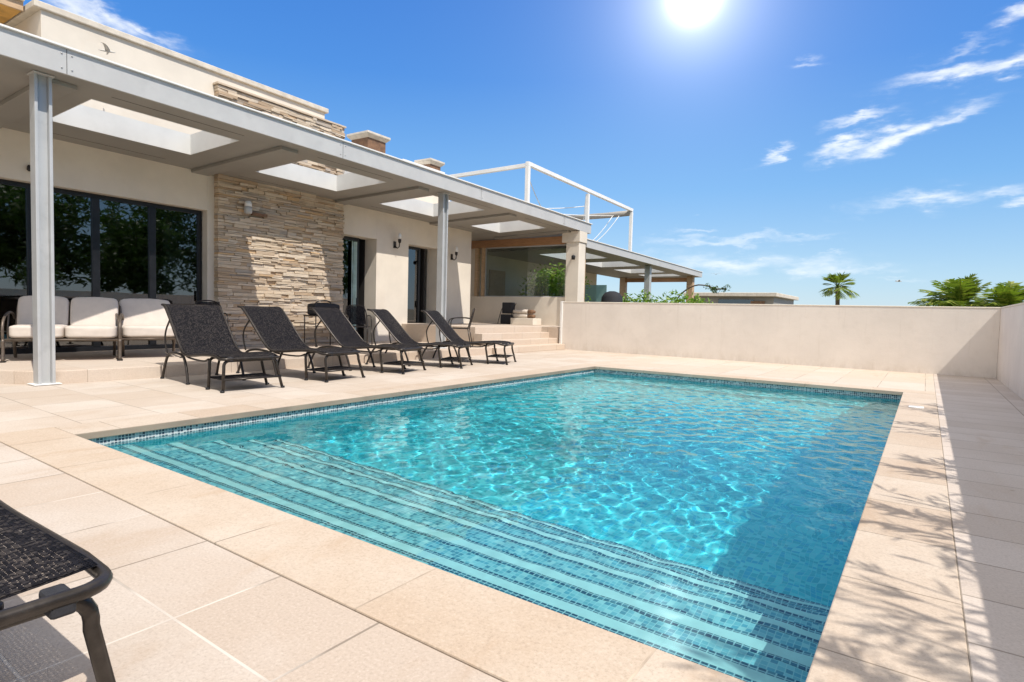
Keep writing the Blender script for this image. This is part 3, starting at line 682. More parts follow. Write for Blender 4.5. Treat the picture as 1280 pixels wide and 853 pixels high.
# ------------------------------------------------------------------ second pergola beyond
p2 = thing('pergola', 'lower pergola roof with timber and steel posts beyond the glass screen', 'pergola', H(20, 1.5, 0), HOUSE)
def z2(u, v): return 3.06 - 0.0085*(u-14.2) - 0.01*v
def slab2(mb, u0, v0, u1, v1, lo, hi):
    c = [(u0, v0), (u0, v1), (u1, v1), (u1, v0)]; c = [(-v, u, z2(u, v)) for u, v in c]
    mb.hexa([(x, y, z+lo) for x, y, z in c]+[(x, y, z+hi) for x, y, z in c])
ops2 = [(15.6, 17.6, .7, 2.4), (18.8, 20.8, .7, 2.4), (22.0, 24.0, .7, 2.4), (24.9, 26.3, .7, 2.4)]
mb = MB(); slab2(mb, 14.45, 0.03, 27.2, .7, 0, .22); prev = 14.45
for (a, b, va, vb) in ops2:
    slab2(mb, prev, .7, a, 4.2, 0, .22); slab2(mb, a, vb, b, 4.2, 0, .22); prev = b
slab2(mb, prev, .7, 27.2, 4.2, 0, .22); obj('roof_slab', mb, M['soffit'], p2)
mb = MB(); slab2(mb, 14.45, 0, 27.24, .028, -.012, .23); slab2(mb, 27.202, .028, 27.24, 4.2, -.012, .23); obj('fascia', mb, M['greymetal'], p2, bevel=0.004)
mb = MB(); slab2(mb, 14.45, -.03, 27.27, .12, .232, .255); obj('edge_flashing', mb, M['white'], p2)
for (a, b, va, vb) in ops2:
    mb = MB(); slab2(mb, a+.001, vb-.012, b-.001, vb-.001, -.004, .26); slab2(mb, b-.012, va, b-.001, vb-.012, -.004, .26); slab2(mb, a+.001, va, a+.012, vb-.012, -.004, .26); obj('opening_lining', mb, M['lining'], p2)
for (u, v, mt, w) in [(14.75, .33, 'palewood', .11), (20.76, .35, 'postmetal', .11), (26.55, .35, 'palewood', .15), (26.55, 3.8, 'palewood', .15)]:
    mb = MB(); hbox(mb, u-w, v-w, 0.0, u+w, v+w, z2(u, v)-.003); obj('post', mb, M[mt], p2, bevel=0.008)
mb = MB(); hbox(mb, 26.45, .5, 2.68, 26.65, 3.66, 2.88); obj('beam', mb, M['wood'], p2, bevel=.006)
t = thing('garden_room', 'cream rendered rear wall with timber door frame behind the lower pergola', 'building', H(19, 5, 0), HOUSE)
mb = MB(); hbox(mb, 14.5, 4.21, 0.0, 24.2, 5.4, 3.3); hbox(mb, 12.56, 6.6, 0, 14.49, 7.6, 3.9); obj('wall', mb, M['render'], t)
mb = MB(); hbox(mb, 15.2, 4.17, 0, 16.2, 4.208, 2.5); obj('door', mb, M['palewood'], t)
mb = MB(); hbox(mb, 19.2, 4.18, 1.0, 22.6, 4.208, 2.45); f = obj('window_frame', mb, M['palewood'], t)
mb = MB(); hbox(mb, 19.3, 4.165, 1.08, 20.85, 4.179, 2.37); hbox(mb, 20.95, 4.165, 1.08, 22.5, 4.179, 2.37); obj('pane', mb, M['pane'], f)
t = thing('glass_balustrade', 'frosted glass balustrade seen through the wind screen behind the leafy shrub', 'balustrade', H(17, 2.5, 0), HOUSE)
for k in range(4):
    mb = MB(); hbox(mb, 17.4+k*.001, 0.62+k*.86, 0.7, 17.415+k*.001, 1.46+k*.86, 2.05); obj('panel', mb, M['frosted'], t)
mb = MB(); hbox(mb, 17.37, 0.6, 0.0, 17.45, 4.1, 0.69); obj('base', mb, M['render'], t)

# ------------------------------------------------------------------ white tubular frame on the roof
t = thing('roof_frame', 'white metal frame of a roof awning standing on the flat roofs', 'awning frame', H(17, 2.5, 3.9), HOUSE)
def bar(mb, a, b, w):
    a = Vector(a); b = Vector(b); d = (b-a).normalized(); up = Vector((0, 0, 1)) if abs(d.z) < .9 else Vector((0, 1, 0))
    s = d.cross(up).normalized()*w; q = s.cross(d).normalized()*w
    mb.hexa([a-s-q, a+s-q, a+s+q, a-s+q, b-s-q, b+s-q, b+s+q, b-s+q])
for (u, z0, z1) in [(13.32, 3.72, 5.44), (17.45, 5.1-.9+.0, 5.34), (21.62, 3.2, 5.34)]:
    mb = MB(); bar(mb, H(u, 1.5, z0), H(u, 1.5, z1), .06); obj('post', mb, M['white'], t, bevel=.006)
mb = MB(); bar(mb, H(13.26, 1.5, 5.50), H(21.68, 1.5, 5.42), .06); obj('top_rail', mb, M['white'], t, bevel=.006)
mb = MB(); bar(mb, H(13.32, 1.56, 5.46), H(13.32, 4.6, 5.42), .055); obj('side_rail', mb, M['white'], t, bevel=.006)
mb = MB(); bar(mb, H(13.32, 4.6, 3.9), H(13.32, 4.6, 5.36), .05); bar(mb, H(21.62, 4.6, 3.3), H(21.62, 4.6, 5.3), .05); obj('post', mb, M['white'], t, bevel=.006)
mb = MB(); mb.tube([H(21.6, 1.5+.06, 5.30), H(21.6, 2.6, 5.27), H(21.6, 3.6, 5.27), H(21.6, 4.62, 5.28)], .12, 10); obj('rolled_awning', mb, M['soffit'], t)
mb = MB(); mb.tube([H(17.45, 1.5, 4.2), H(17.45, 1.5, 4.22)], .09, 8)
def cord(a, b, sag, r=.012):
    a = Vector(a); b = Vector(b); return [(a.lerp(b, i/10)) - Vector((0, 0, sag*4*(i/10)*(1-i/10))) for i in range(11)]
mb = MB()
for a, b, s in [((13.4, 1.6, 5.3), (19.5, 3.6, 4.6), .5), ((13.4, 3.8, 4.6), (21.4, 2.2, 5.2), .15), ((13.4, 4.5, 4.9), (17.4, 1.6, 4.9), .25), ((21.5, 2.0, 5.2), (20.0, 3.2, 3.6), .3), ((21.5, 2.3, 5.2), (20.2, 3.3, 3.6), .22), ((17.5, 1.6, 5.3), (17.9, 1.9, 4.0), 0)]:
    mb.tube(cord(H(*a), H(*b), s), .014, 5)
obj('cord', mb, M['white'], t)
# gathered canvas lying on the roof inside the frame
mb = MB(); rings = []
for i in range(13):
    f_ = i/12; u = 11.4+2.4*f_; r = .07+.17*math.sin(math.pi*f_)
    rings.append([(-(3.2-.9*f_)+r*1.3*math.cos(a)*(1+.3*math.sin(3*a+i)), u, 4.62-.25*f_+r*.7*math.sin(a)+.03*math.sin(i*2.1)) for a in [2*math.pi*k/12 for k in range(12)]])
mb.loft(rings); o = obj('folded_canvas', mb, M['towel'], None, HOUSE, H(12.5, 2.7, 4.3)); tag(o, 'bundle of gathered cream canvas lying on the roof under the white frame', 'canvas')

# ------------------------------------------------------------------ lamps on the walls
def bulkhead(u, v, z, label):
    t = thing('wall_lamp', label, 'wall lamp', H(u, v, z), HOUSE)
    mb = MB(); mb.lathe([(.045, 0), (.075, .02), (.078, .10), (.07, .135)], H(u, v-.10, z-.16)); obj('housing', mb, M['postmetal'], t)
    mb = MB(); mb.lathe([(.066, 0), (.068, .06), (.055, .10), (.02, .115)], H(u, v-.10, z-.025)); obj('shade', mb, M['white'], t)
    mb = MB(); hbox(mb, u-.03, v-.06, z-.10, u+.03, v+.0, z-.02); obj('bracket', mb, M['postmetal'], t)
bulkhead(4.93, 2.82, 2.96, 'cylindrical wall lamp with white top on the stacked stone panel')
mb = MB(); hbox(mb, 5.06, 2.78, 2.80, 5.40, 2.83, 2.86); o = obj('lamp_shadow_bar', mb, M['timberbrown'], None, HOUSE, H(5.2, 2.8, 2.8), bevel=.006); tag(o, 'dark bar standing in for the shadow of the white topped lamp on the stone panel', 'ledge')  # dark bar put where the lamp's cast shadow falls on the stone
def sconce(u, v, z, label):
    t = thing('wall_lamp', label, 'wall lamp', H(u, v, z), HOUSE)
    mb = MB(); mb.tube([H(u, v, z-.05), H(u, v-.10, z-.14), H(u, v-.17, z-.10), H(u, v-.18, z)], .014, 8); mb.lathe([(.012, 0), (.035, .03), (.045, .10), (.03, .12)], H(u, v-.18, z-.02)); hbox(mb, u-.04, v-.02, z-.13, u+.04, v, z+.04)
    obj('bracket', mb, M['bronze'], t)
    mb = MB(); mb.lathe([(.03, 0), (.055, .05), (.045, .12), (.015, .16)], H(u, v-.18, z+.09)); obj('shade', mb, M['white'], t)
sconce(9.25, 3.0, 2.72, 'curved bronze wall lamp on cream wall between the two narrow glass doors')
sconce(11.6, 3.0, 2.62, 'bronze wall lamp on the cream wall beyond the last glass door, partly behind the post')
t = thing('spotlight', 'small black spotlight fixed on the cream pier at the end of the pergola', 'spotlight', H(14.1, -.05, 2.72), HOUSE)
mb = MB(); mb.tube([H(13.97, .2, 2.75), H(13.85, .16, 2.72)], .03, 8); mb.lathe([(.05, 0), (.06, .1), (.04, .13)], H(13.85, .14, 2.62)); obj('housing', mb, M['black'], t)
t = thing('wall_fitting', 'small dark cable fitting on the cream wall above the sliding door', 'fitting', H(1.5, 3.0, 2.96), HOUSE)
mb = MB(); mb.lathe([(.02, 0), (.035, .02), (.03, .07), (.01, .09)], H(1.52, 2.96, 2.93), 10); mb.tube([H(1.52, 3.0, 3.02), H(1.52, 2.96, 3.0)], .012, 6); obj('housing', mb, M['dark'], t)
# gull passing in front of the upper wall
def gull(P, s, ang, label):
    mb = MB(); rings = []
    for i in range(9):
        f_ = i/8; r = s*.09*math.sin(math.pi*min(1, f_*.9+.07))**.7
        rings.append([(s*(.5-f_), r*math.cos(a), r*math.sin(a)*.8) for a in [2*math.pi*k/8 for k in range(8)]])
    mb.loft(rings)
    for sd in (-1, 1):
        sec = []
        for i in range(6):
            f_ = i/5; y = sd*s*(.05+1.05*f_); zz = s*(.28*math.sin(f_*2.4)*(.8)); xc = s*(.06-.25*f_*f_); c = s*(.16*(1-f_*.75)); th = s*.018*(1-f_*.7)
            sec.append([(xc-c, y, zz), (xc, y, zz+th), (xc+c, y, zz), (xc, y, zz-th)])
        mb.loft(sec)
    t = thing('gull', label, 'bird', tuple(P), WORLD, rotz=ang)
    OFF[t.name] = Vector((0, 0, 0)); obj('body', mb, M['gull'], t)
from mathutils import geometry
def along(px, py, dist): return Vector((CX, CY, CZ)) + sky_dir(px, py)*dist

# ------------------------------------------------------------------ sun loungers
def arc(c, r, a0, a1, n, plane):
    out = []
    for i in range(n+1):
        a = a0+(a1-a0)*i/n; p = [c[0], c[1], c[2]]
        p[plane[0]] += r*math.cos(a); p[plane[1]] += r*math.sin(a); out.append(tuple(p))
    return out
def smooth(pts, it=2):
    pts = [Vector(p) for p in pts]
    for _ in range(it):
        q = [pts[0]]
        for a, b in zip(pts[:-1], pts[1:]): q += [a*.75+b*.25, a*.25+b*.75]
        q.append(pts[-1]); pts = q
    return pts
LW = 0.35
SL = smooth([(0.0, .345), (-.05, .385), (-.25, .415), (-.55, .385), (-.85, .355), (-1.02, .365), (-1.15, .46), (-1.35, .70), (-1.55, .90), (-1.66, .985), (-1.72, .985)], 2) if False else \
     [Vector(p) for p in [(0.0, .36, 0), (-.08, .39, 0), (-.25, .405, 0), (-.5, .395, 0), (-.75, .37, 0), (-.95, .355, 0), (-1.06, .375, 0), (-1.15, .44, 0), (-1.28, .58, 0), (-1.42, .74, 0), (-1.55, .88, 0), (-1.64, .965, 0), (-1.72, .975, 0)]]
def make_lounger(label, base=(0, 0, 0), rotz=0, flat=False):
    t = thing('sun_lounger', label, 'sun lounger', base, WORLD, 'sun loungers round the pool', rotz=rotz); OFF[t.name] = Vector((0, 0, 0))
    prof = smooth([(p.x, 0, p.y if not (flat and p.x > -.8) else .375+.03*p.x) for p in SL], 2)
    # woven sling
    mb = MB(); ny = 12; vs = []; uv = []; s = 0; L = []
    for i, p in enumerate(prof):
        if i: s += (p-prof[i-1]).length
        L.append(s)
    for i, p in enumerate(prof):
        for j in range(ny+1):
            y = -LW+.006+(2*LW-.012)*j/ny; sag = .028*(1-(y/LW)**2)
            nx_ = 0.0; nz_ = -1.0
            if p.x < -1.1: nx_, nz_ = -.72, -.69
            x = p.x
            if p.x > -.06: x = p.x-.05
            vs.append((x+nx_*-sag*-1*.6, y, p.z+nz_*sag*.7+.012)); uv.append((L[i], y))
    fs = []; us = []
    for i in range(len(prof)-1):
        if prof[i].x > -.03: continue
        for j in range(ny):
            q = (i*(ny+1)+j, (i+1)*(ny+1)+j, (i+1)*(ny+1)+j+1, i*(ny+1)+j+1); fs.append(q); us.append([uv[k] for k in q])
    mb.add(vs, fs, True, us); so_ = obj('sling', mb, M['sling'], t)
    sm = so_.modifiers.new('thick', 'SOLIDIFY'); sm.thickness = .004
    # side rails and foot hoop as one continuous tube
    path = []
    side = [(p.x, -LW, p.z) for p in prof[::-1] if p.x < -.16]
    cr = 0.07
    foot = arc((-.07, -LW+cr, .375 if flat else .385), cr, -math.pi/2, 0, 6, (0, 1)) + arc((-.07, LW-cr, .375 if flat else .385), cr, 0, math.pi/2, 6, (0, 1))
    path = side + [(x, y, z-.012) for x, y, z in foot] + [(x, -y, z) for x, y, z in side[::-1]]
    mb = MB(); mb.tube(path, .017, 8); obj('rail', mb, M['bronze'], t)
    mb = MB(); mb.tube([(-1.70, -LW, .975), (-1.73, -LW+.05, .972), (-1.73, LW-.05, .972), (-1.70, LW, .975)], .014, 8); obj('head_bar', mb, M['bronze'], t)
    # foot leg hoop
    def hoop(xt, xb, zt, w=.32, wb=.358):
        k = .06; p = [(xb, -wb, .004), (xt, -w, zt-k-.02)] + [(xt, y, z) for (_, y, z) in arc((xt, -w+k, zt-k), k, math.pi, math.pi/2, 5, (1, 2))] + [(xt, y, z) for (_, y, z) in arc((xt, w-k, zt-k), k, math.pi/2, 0, 5, (1, 2))] + [(xt, w, zt-k-.02), (xb, wb, .004)]
        mb = MB(); mb.tube(p, .018, 8); return mb
    for (xt, xb, zt) in ([(-.05, .0, .335)] if flat else [(-.035, .03, .352), (-.40, -.34, .368)]): obj('leg', hoop(xt, xb, zt), M['bronze'], t)
    for sd in (-1, 1):
        y = sd*(LW-.005)
        p = smooth([(-.92, y*1.02, .004), (-.98, y, .20), (-1.06, y, .345), (-1.22, y, .365), (-1.40, y, .365), (-1.55, y, .33), (-1.64, y, .20), (-1.72, y*1.02, .004)], 2)
        mb = MB(); mb.tube(p, .017, 8); obj('rear_leg', mb, M['bronze'], t)
        mb = MB(); mb.tube(smooth([(-1.47, y, .80), (-1.60, y*1.05, .62), (-1.58, y*1.05, .45), (-1.55, y*1.02, .345)], 2), .012, 6); obj('support_arm', mb, M['bronze'], t)
        mb = MB(); mb.tube(smooth([(-1.02, y, .365), (-.93, y, .33), (-.5, y*.98, .31), (-.40, y*.96, .35)], 2), .012, 6); obj('brace', mb, M['bronze'], t)
        for xx in ((.0, -.92, -1.72) if flat else (.03, -.34, -.92, -1.72)):
            yy = sd*.365 if xx > -.5 else y*1.02
            mb = MB(); mb.lathe([(.024, 0), (.024, .018), (.019, .022)], (xx, yy, 0.001), 10); obj('foot_cap', mb, M['black'], t)
    for yy in (-.25, .25):
        zz = -.02 if flat else 0
        mb = MB(); mb.box(-.066, yy-.024, .346+zz, .012, yy+.024, .394+zz); obj('strap', mb, M['fabricblack'], t, bevel=.008)
    # low shelf between the foot legs
    if flat: return t
    mb = MB(); mb.box(-.36, -.33, .128, .0, .33, .142); obj('shelf', mb, M['sling'], t, bevel=.004)
    mb = MB(); mb.tube([(.012, -.352, .14), (.012, .352, .14)], .012, 6); obj('cross_bar', mb, M['bronze'], t)
    mb = MB(); mb.tube([(-.365, -.352, .14), (-.365, .352, .14)], .012, 6); obj('cross_bar', mb, M['bronze'], t)
    mb = MB(); mb.tube([(-1.06, -LW, .352), (-1.06, LW, .352)], .013, 6); obj('cross_bar', mb, M['bronze'], t)
    return t
proto = make_lounger('black mesh sun lounger nearest the cream sofas and the grey post, first in the row')
def place(o, fx, fy, hx, hy):
    a = math.atan2(fy-hy, fx-hx); o.matrix_world = Matrix.Translation((fx, fy, DZ+.002)) @ Matrix.Rotation(a, 4, 'Z'); return o
I4 = Matrix.Identity(4)
place(proto, -1.33, 2.21, -3.03, 2.33)
for lab, c in [('black mesh sun lounger in front of the stone panel, second from the sofas', (-1.42, 3.62, -3.10, 3.37)),
               ('black mesh sun lounger with a black bag behind its head, middle of the row', (-1.52, 5.05, -3.1, 4.57)),
               ('black mesh sun lounger in front of the first narrow glass door, fourth in the row', (-1.56, 6.40, -3.1, 5.68)),
               ('black mesh sun lounger nearest the stone steps, last in the row', (-1.45, 7.62, -3.1, 6.95)),
              ]:
    place(copy_thing(proto, I4, lab), *c)

place(make_lounger('black mesh sun lounger cut off at the bottom left corner, alone on the near paving', flat=True), 3.665, -1.46, 1.9, -1.46)

# ------------------------------------------------------------------ sofas
def cushion(cx, cy, cz, w, d, h, rx=0.0, puff=.5):
    """pillow shaped block: w along y, d along x, h along z, tilted back by rx about y"""
    mb = MB(); n = 10; idx = {}; vs = []; fs = []
    def put(p):
        k = tuple(round(c, 4) for c in p)
        if k not in idx:
            x, y, z = p; e = 9.0
            nn = (abs(x)**e+abs(y)**e+abs(z)**e)**(1/e); x, y, z = x/nn, y/nn, z/nn
            bul = 1+.16*puff*(1-x*x)*(1-y*y)*(1 if abs(z) > .6 else .3)
            wr = .012*mnoise.noise(Vector((x*2.3+cx, y*2.3+cy, z*2)))
            q = Vector((x*d/2*(1+wr), y*w/2*(1+wr), z*h/2*bul+wr*.6)); q.rotate(Matrix.Rotation(rx, 3, 'Y'))
            idx[k] = len(vs); vs.append((q.x+cx, q.y+cy, q.z+cz))
        return idx[k]
    for ax in range(3):
        for sg in (-1, 1):
            for i in range(n):
                for j in range(n):
                    c = []
                    for (a, b) in ((i, j), (i+1, j), (i+1, j+1), (i, j+1)):
                        p = [0, 0, 0]; p[ax] = sg; p[(ax+1) % 3] = -1+2*a/n; p[(ax+2) % 3] = -1+2*b/n; c.append(put(p))
                    fs.append(tuple(c) if sg > 0 else tuple(reversed(c)))
    mb.add(vs, fs, True); return mb
def make_sofa(label, seats, px, py, ang):
    sw = .60 if seats == 2 else .72
    t = thing('patio_sofa', label, 'sofa', (px, py, .162), WORLD, 'cream cushioned patio seats', rotz=ang); OFF[t.name] = Vector((0, 0, 0))
    Wd = sw*seats
    for i in range(seats):
        y = -Wd/2+sw*(i+.5)
        obj('seat_cushion', cushion(.02, y, .40, sw-.01, .66, .17), M['cushion'], t)
        obj('back_cushion', cushion(-.31, y, .645, sw-.02, .16, .47, R(-19), .7), M['cushion'], t)
    fm = M['sofaframe']
    mb = MB(); mb.tube([(.33, -Wd/2-.02, .29), (.33, Wd/2+.02, .29), (-.32, Wd/2+.02, .27), (-.32, -Wd/2-.02, .27), (.33, -Wd/2-.02, .29)], .018, 8); obj('seat_frame', mb, fm, t)
    mb = MB(); mb.tube(smooth([(-.34, -Wd/2-.02, .28), (-.42, -Wd/2-.02, .62), (-.48, -Wd/2, .84), (-.50, 0, .90), (-.48, Wd/2, .84), (-.42, Wd/2+.02, .62), (-.34, Wd/2+.02, .28)], 2), .016, 8); obj('back_frame', mb, fm, t)
    for sd in (-1, 1):
        y = sd*(Wd/2+.045)
        mb = MB(); mb.tube(smooth([(-.44, y, .56), (-.30, y, .64), (-.10, y, .66), (.12, y, .63), (.30, y, .56), (.36, y, .44), (.34, y, .28)], 2), .017, 8)
        obj('arm', mb, fm, t)
        mb = MB(); mb.tube(smooth([(-.05, y, .64), (.02, y, .50), (.05, y, .38), (.02, y, .28)], 2), .010, 6); obj('arm_brace', mb, fm, t)
        mb = MB(); mb.tube(smooth([(.34, y, .30), (.33, y, .16), (.37, y, .003)], 1), .02, 8); obj('leg', mb, fm, t)
        mb = MB(); mb.tube(smooth([(-.34, y, .30), (-.36, y, .16), (-.44, y, .003)], 1), .02, 8); obj('leg', mb, fm, t)
        mb = MB(); mb.box(.32, y-.035, .0, .42, y+.035, .012); obj('foot_plate', mb, M['bronze'], t, bevel=.003)
    return t
make_sofa('long cream cushioned patio sofa with dark curved arms, partly hidden by the grey post', 2, -4.86, 1.50, R(-24))
make_sofa('single cream cushioned patio seat between the sofa and the first lounger', 1, -4.70, 2.50, R(-16))

# ------------------------------------------------------------------ metal chairs, bag, towels
def patio_chair(label, x, y, z, ang, fold=False):
    t = thing('metal_chair', label, 'chair', (x, y, z), WORLD, None, rotz=ang); OFF[t.name] = Vector((0, 0, 0)); fm = M['bronze']
    mb = MB(); mb.box(-.22, -.23, .42, .22, .23, .44); obj('seat', mb, M['sling'], t, bevel=.005)
    mb = MB(); mb.tube(smooth([(-.22, -.24, .43), (-.30, -.24, .72), (-.34, -.18, .88), (-.35, 0, .91), (-.34, .18, .88), (-.30, .24, .72), (-.22, .24, .43)], 2), .012, 8); obj('back_frame', mb, fm, t)
    mb = MB(); mb.add([(-.235, -.22, .47), (-.235, .22, .47), (-.335, .2, .88), (-.335, -.2, .88)], [(0, 1, 2, 3)]); o = obj('backrest', mb, M['sling'], t); sm = o.modifiers.new('t', 'SOLIDIFY'); sm.thickness = .004
    for sd in (-1, 1):
        y_ = sd*.25
        mb = MB(); mb.tube(smooth([(-.28, y_, .66), (-.12, y_, .68), (.12, y_, .67), (.22, y_, .62), (.22, y_, .43)], 2), .012, 8); obj('arm', mb, fm, t)
        mb = MB(); mb.tube([(.22, y_, .44), (.26, y_*1.04, .003)], .012, 8); obj('leg', mb, fm, t)
        mb = MB(); mb.tube([(-.22, y_, .44), (-.30, y_*1.04, .003)], .012, 8); obj('leg', mb, fm, t)
    return t
patio_chair('dark metal patio chair beside the narrow glass door, behind the third and fourth loungers', -5.05, 6.9, .162, R(-30))
patio_chair('dark metal patio chair at the foot of the stone steps, beyond the last lounger', -3.72, 8.75, .162, R(215))
patio_chair('dark metal patio chair standing against the glass between the cream seats and the first lounger', -5.25, 3.75, .162, R(-20))
t = thing('folded_chair', 'folded black fabric chair leaning against the low wall at the top of the steps', 'folded chair', H(13.55, 2.2, .62), HOUSE)
mb = MB(); hbox(mb, 13.45, 2.02, .95, 13.62, 2.42, 1.30); obj('backrest', mb, M['fabricblack'], t, bevel=.03, seg=3)
mb = MB(); hbox(mb, 13.40, 2.02, .62, 13.60, 2.44, .92); obj('seat', mb, M['fabricblack'], t, bevel=.03, seg=3)
for v in (2.02, 2.46):
    mb = MB(); mb.tube(smooth([H(13.3, v, .62), H(13.45, v, 1.0), H(13.62, v, 1.22), H(13.66, v, 1.28)], 1), .012, 6); obj('leg', mb, M['bronze'], t)
t = thing('plinth', 'low white plinth at the top of the steps, under the rolled towels', 'plinth', H(13.5, 1.6, .62), HOUSE)
mb = MB(); hbox(mb, 13.3, 1.16, .615, 13.8, 1.98, .82); obj('block', mb, M['render'], t, bevel=.01)
for k, (z, lab) in enumerate([(.885, 'rolled cream lounger pad with a brown end, lower one on the plinth'), (1.02, 'rolled cream lounger pad with a brown end, upper one on the plinth')]):
    t = thing('rolled_pad', lab, 'rolled pad', H(13.5, 1.6, z), HOUSE, 'rolled pads at the top of the steps')
    mb = MB(); mb.tube([H(13.5, 2.0, z), H(13.5, 1.9, z), H(13.5, 1.6, z+.004), H(13.5, 1.42, z)], [.05, .064, .066, .06], 12); obj('pad', mb, M['towel'], t)
    mb = MB(); mb.tube([H(13.5, 1.46, z), H(13.5, 1.3, z), H(13.5, 1.22, z)], [.062, .064, .045], 12); obj('end', mb, M['timberbrown'], t)
# black bag on a side table behind the third lounger
t = thing('side_table', 'dark metal side table on the terrace against the stone panel, holding a black bag', 'side table', (-5.45, 6.3, .162))
mb = MB(); mb.box(-5.67, 5.95, .80, -5.25, 6.65, .825); obj('table_top', mb, M['bronze'], t, bevel=.004)
for x in (-5.65, -5.27):
    for y in (5.97, 6.63):
        mb = MB(); mb.tube([(x, y, .162), (x, y, .80)], .012, 6); obj('leg', mb, M['bronze'], t)
t = thing('black_bag', 'soft black bag lying on the side table behind the middle lounger', 'bag', (-5.45, 6.3, .83))
obj('body', cushion(-5.45, 6.30, .945, .66, .30, .24, 0, 1.5), M['fabricblack'], t)
mb = MB(); mb.tube(smooth([(-5.45, 6.05, 1.04), (-5.42, 6.12, 1.13), (-5.42, 6.4, 1.15), (-5.45, 6.52, 1.04)], 2), .012, 6); obj('handle', mb, M['fabricblack'], t)
mb = MB(); mb.box(-3.262, 1.85, .03, -3.235, 1.90, .14); o = obj('drain_spout', mb, M['bronze'], None, WORLD, (-3.24, 1.87, .08), bevel=.005); tag(o, 'small dark drain slot in the riser of the terrace, left of the first lounger', 'drain')
mb = MB(); mb.box(PW-.001+.10, 6.60, .0065, PW+.25, 6.78, .012); o = obj('skimmer_lid', mb, M['white'], None, WORLD, (PW+.17, 6.7, .006), bevel=.003); tag(o, 'small white skimmer lid set in the sandstone coping on the right of the pool', 'skimmer lid')

# ------------------------------------------------------------------ plants
def leaf_quads(mb, centre, rad, n, size, rnd, squash=(1, 1, 1), aspect=.45):
    for _ in range(n):
        d = Vector((rnd.gauss(0, 1), rnd.gauss(0, 1), rnd.gauss(0, 1))).normalized()*rad*(rnd.random()**.4)
        p = Vector(centre)+Vector((d.x*squash[0], d.y*squash[1], d.z*squash[2]))
        a = Vector((rnd.uniform(-1, 1), rnd.uniform(-1, 1), rnd.uniform(-.7, .7))).normalized(); b = a.cross(Vector((rnd.uniform(-1, 1), rnd.uniform(-1, 1), rnd.uniform(-1, 1)))).normalized()
        s = size*rnd.uniform(.6, 1.3); a = a*s; b = b*s*aspect
        mb.add([p-a, p+b*.8-a*.1, p+a, p-b*.8-a*.1], [(0, 1, 2, 3)])
def tree(label, x, y, h, cr, seed, n=90, leaf=.09, group=None, per=26, spread=1.0, trunk_r=.09, cz=None):
    rnd = random.Random(seed); t = thing('tree', label, 'tree', (x, y, -.06), WORLD, group)
    mb = MB(); top = Vector((x, y, h*.62)); mb.tube(smooth([(x, y, -.08), (x+.08, y-.05, h*.25), (x-.05, y+.06, h*.45), top], 2), [trunk_r*(1-.5*i/12) for i in range(13)] if False else trunk_r*.8, 8)
    clumps = MB()
    for i in range(n):
        a = rnd.uniform(0, 6.28); e = rnd.uniform(-.95, 1.0); rr = cr*(rnd.random()**.45)
        c = Vector((x+math.cos(a)*rr*math.cos(e*.9)*spread, y+math.sin(a)*rr*math.cos(e*.9)*spread, h*.62+math.sin(e)*rr*1.2))
        if i % 5 == 0:
            mid = top.lerp(c, .5)+Vector((0, 0, .08*rr)); mb.tube([top-Vector((0, 0, rnd.uniform(0, h*.2))), mid, c], [trunk_r*.35, trunk_r*.2, trunk_r*.08], 5)
        leaf_quads(clumps, c, cr*rnd.uniform(.16, .27), per, leaf, rnd, (1, 1, .7), .35)
    obj('trunk', mb, M['bark'], t); obj('crown', clumps, M['leaf'], t)
# the trees on the right, outside the picture, whose shade and reflections the picture shows
for i, (x, y, h, cr) in enumerate(TREES):
    tree(['bushy tree beyond the right garden wall, reflected in the narrow glass doors', 'leafy tree beyond the right garden wall, reflected in the middle of the sliding door', 'dense tree beyond the right garden wall, reflected at the left of the sliding door',
          'rounded tree far behind the right garden wall, dark in the glass of the doors', 'tall tree far behind the right garden wall, reflected behind the sofas', 'wide tree far behind the right garden wall, highest in the sliding door reflection', 'small round tree beyond the right garden wall, reflected at the right of the sliding door'][i], x, y, h, cr, 20+i, n=210, leaf=.19, group='trees behind the right garden wall', per=26)
def palm(label, x, y, z0, ztop, rad, seed, nf=34, fan=False):
    rnd = random.Random(seed); t = thing('palm_tree', label, 'palm', (x, y, -.06), WORLD, 'palms beyond the garden walls')
    zc_ = ztop-rad*.62; mb = MB(); mb.tube([(x, y, -.06), (x+.05, y, zc_*.5), (x, y, zc_)], [.17, .13, .15], 10); obj('trunk', mb, M['bark'], t)
    fr = MB()
    for i in range(nf):
        a = i*2.399+rnd.uniform(-.2, .2); el = R(rnd.uniform(-12, 85) if fan else 5+75*rnd.random()); L = rad*rnd.uniform(.75, 1.2)
        d = Vector((math.cos(a)*math.cos(el), math.sin(a)*math.cos(el), math.sin(el))); side = d.cross(Vector((0, 0, 1))).normalized()
        P = [Vector((x, y, zc_))+d*L*f_-Vector((0, 0, L*.34*f_*f_)) for f_ in [k/9 for k in range(10)]]
        fr.tube(P, [L*.014*(1-.8*k/9) for k in range(10)], 4)
        for k in range(2 if not fan else 5, 10):
            w = L*(.42 if fan else .36)*math.sin(math.pi*min(1, (k/9)*.85+.08))*(1 if not fan else 1.0); tdir = (P[k]-P[k-1]).normalized()
            for sd in (-1, 1):
                for q in (0, .5):
                    o_ = P[k-1].lerp(P[k], q); tip = o_+side*sd*w*.8+tdir*w*(.65 if not fan else 1.1)-Vector((0, 0, w*rnd.uniform(.1, .5))); wd = tdir*L*(.028 if fan else .017)
                    fr.add([o_-wd, o_+wd, tip.lerp(o_, .4)+wd*1.1, tip, tip.lerp(o_, .4)-wd*1.1], [(0, 1, 2, 3, 4)])
    obj('crown', fr, M['palm'], t)
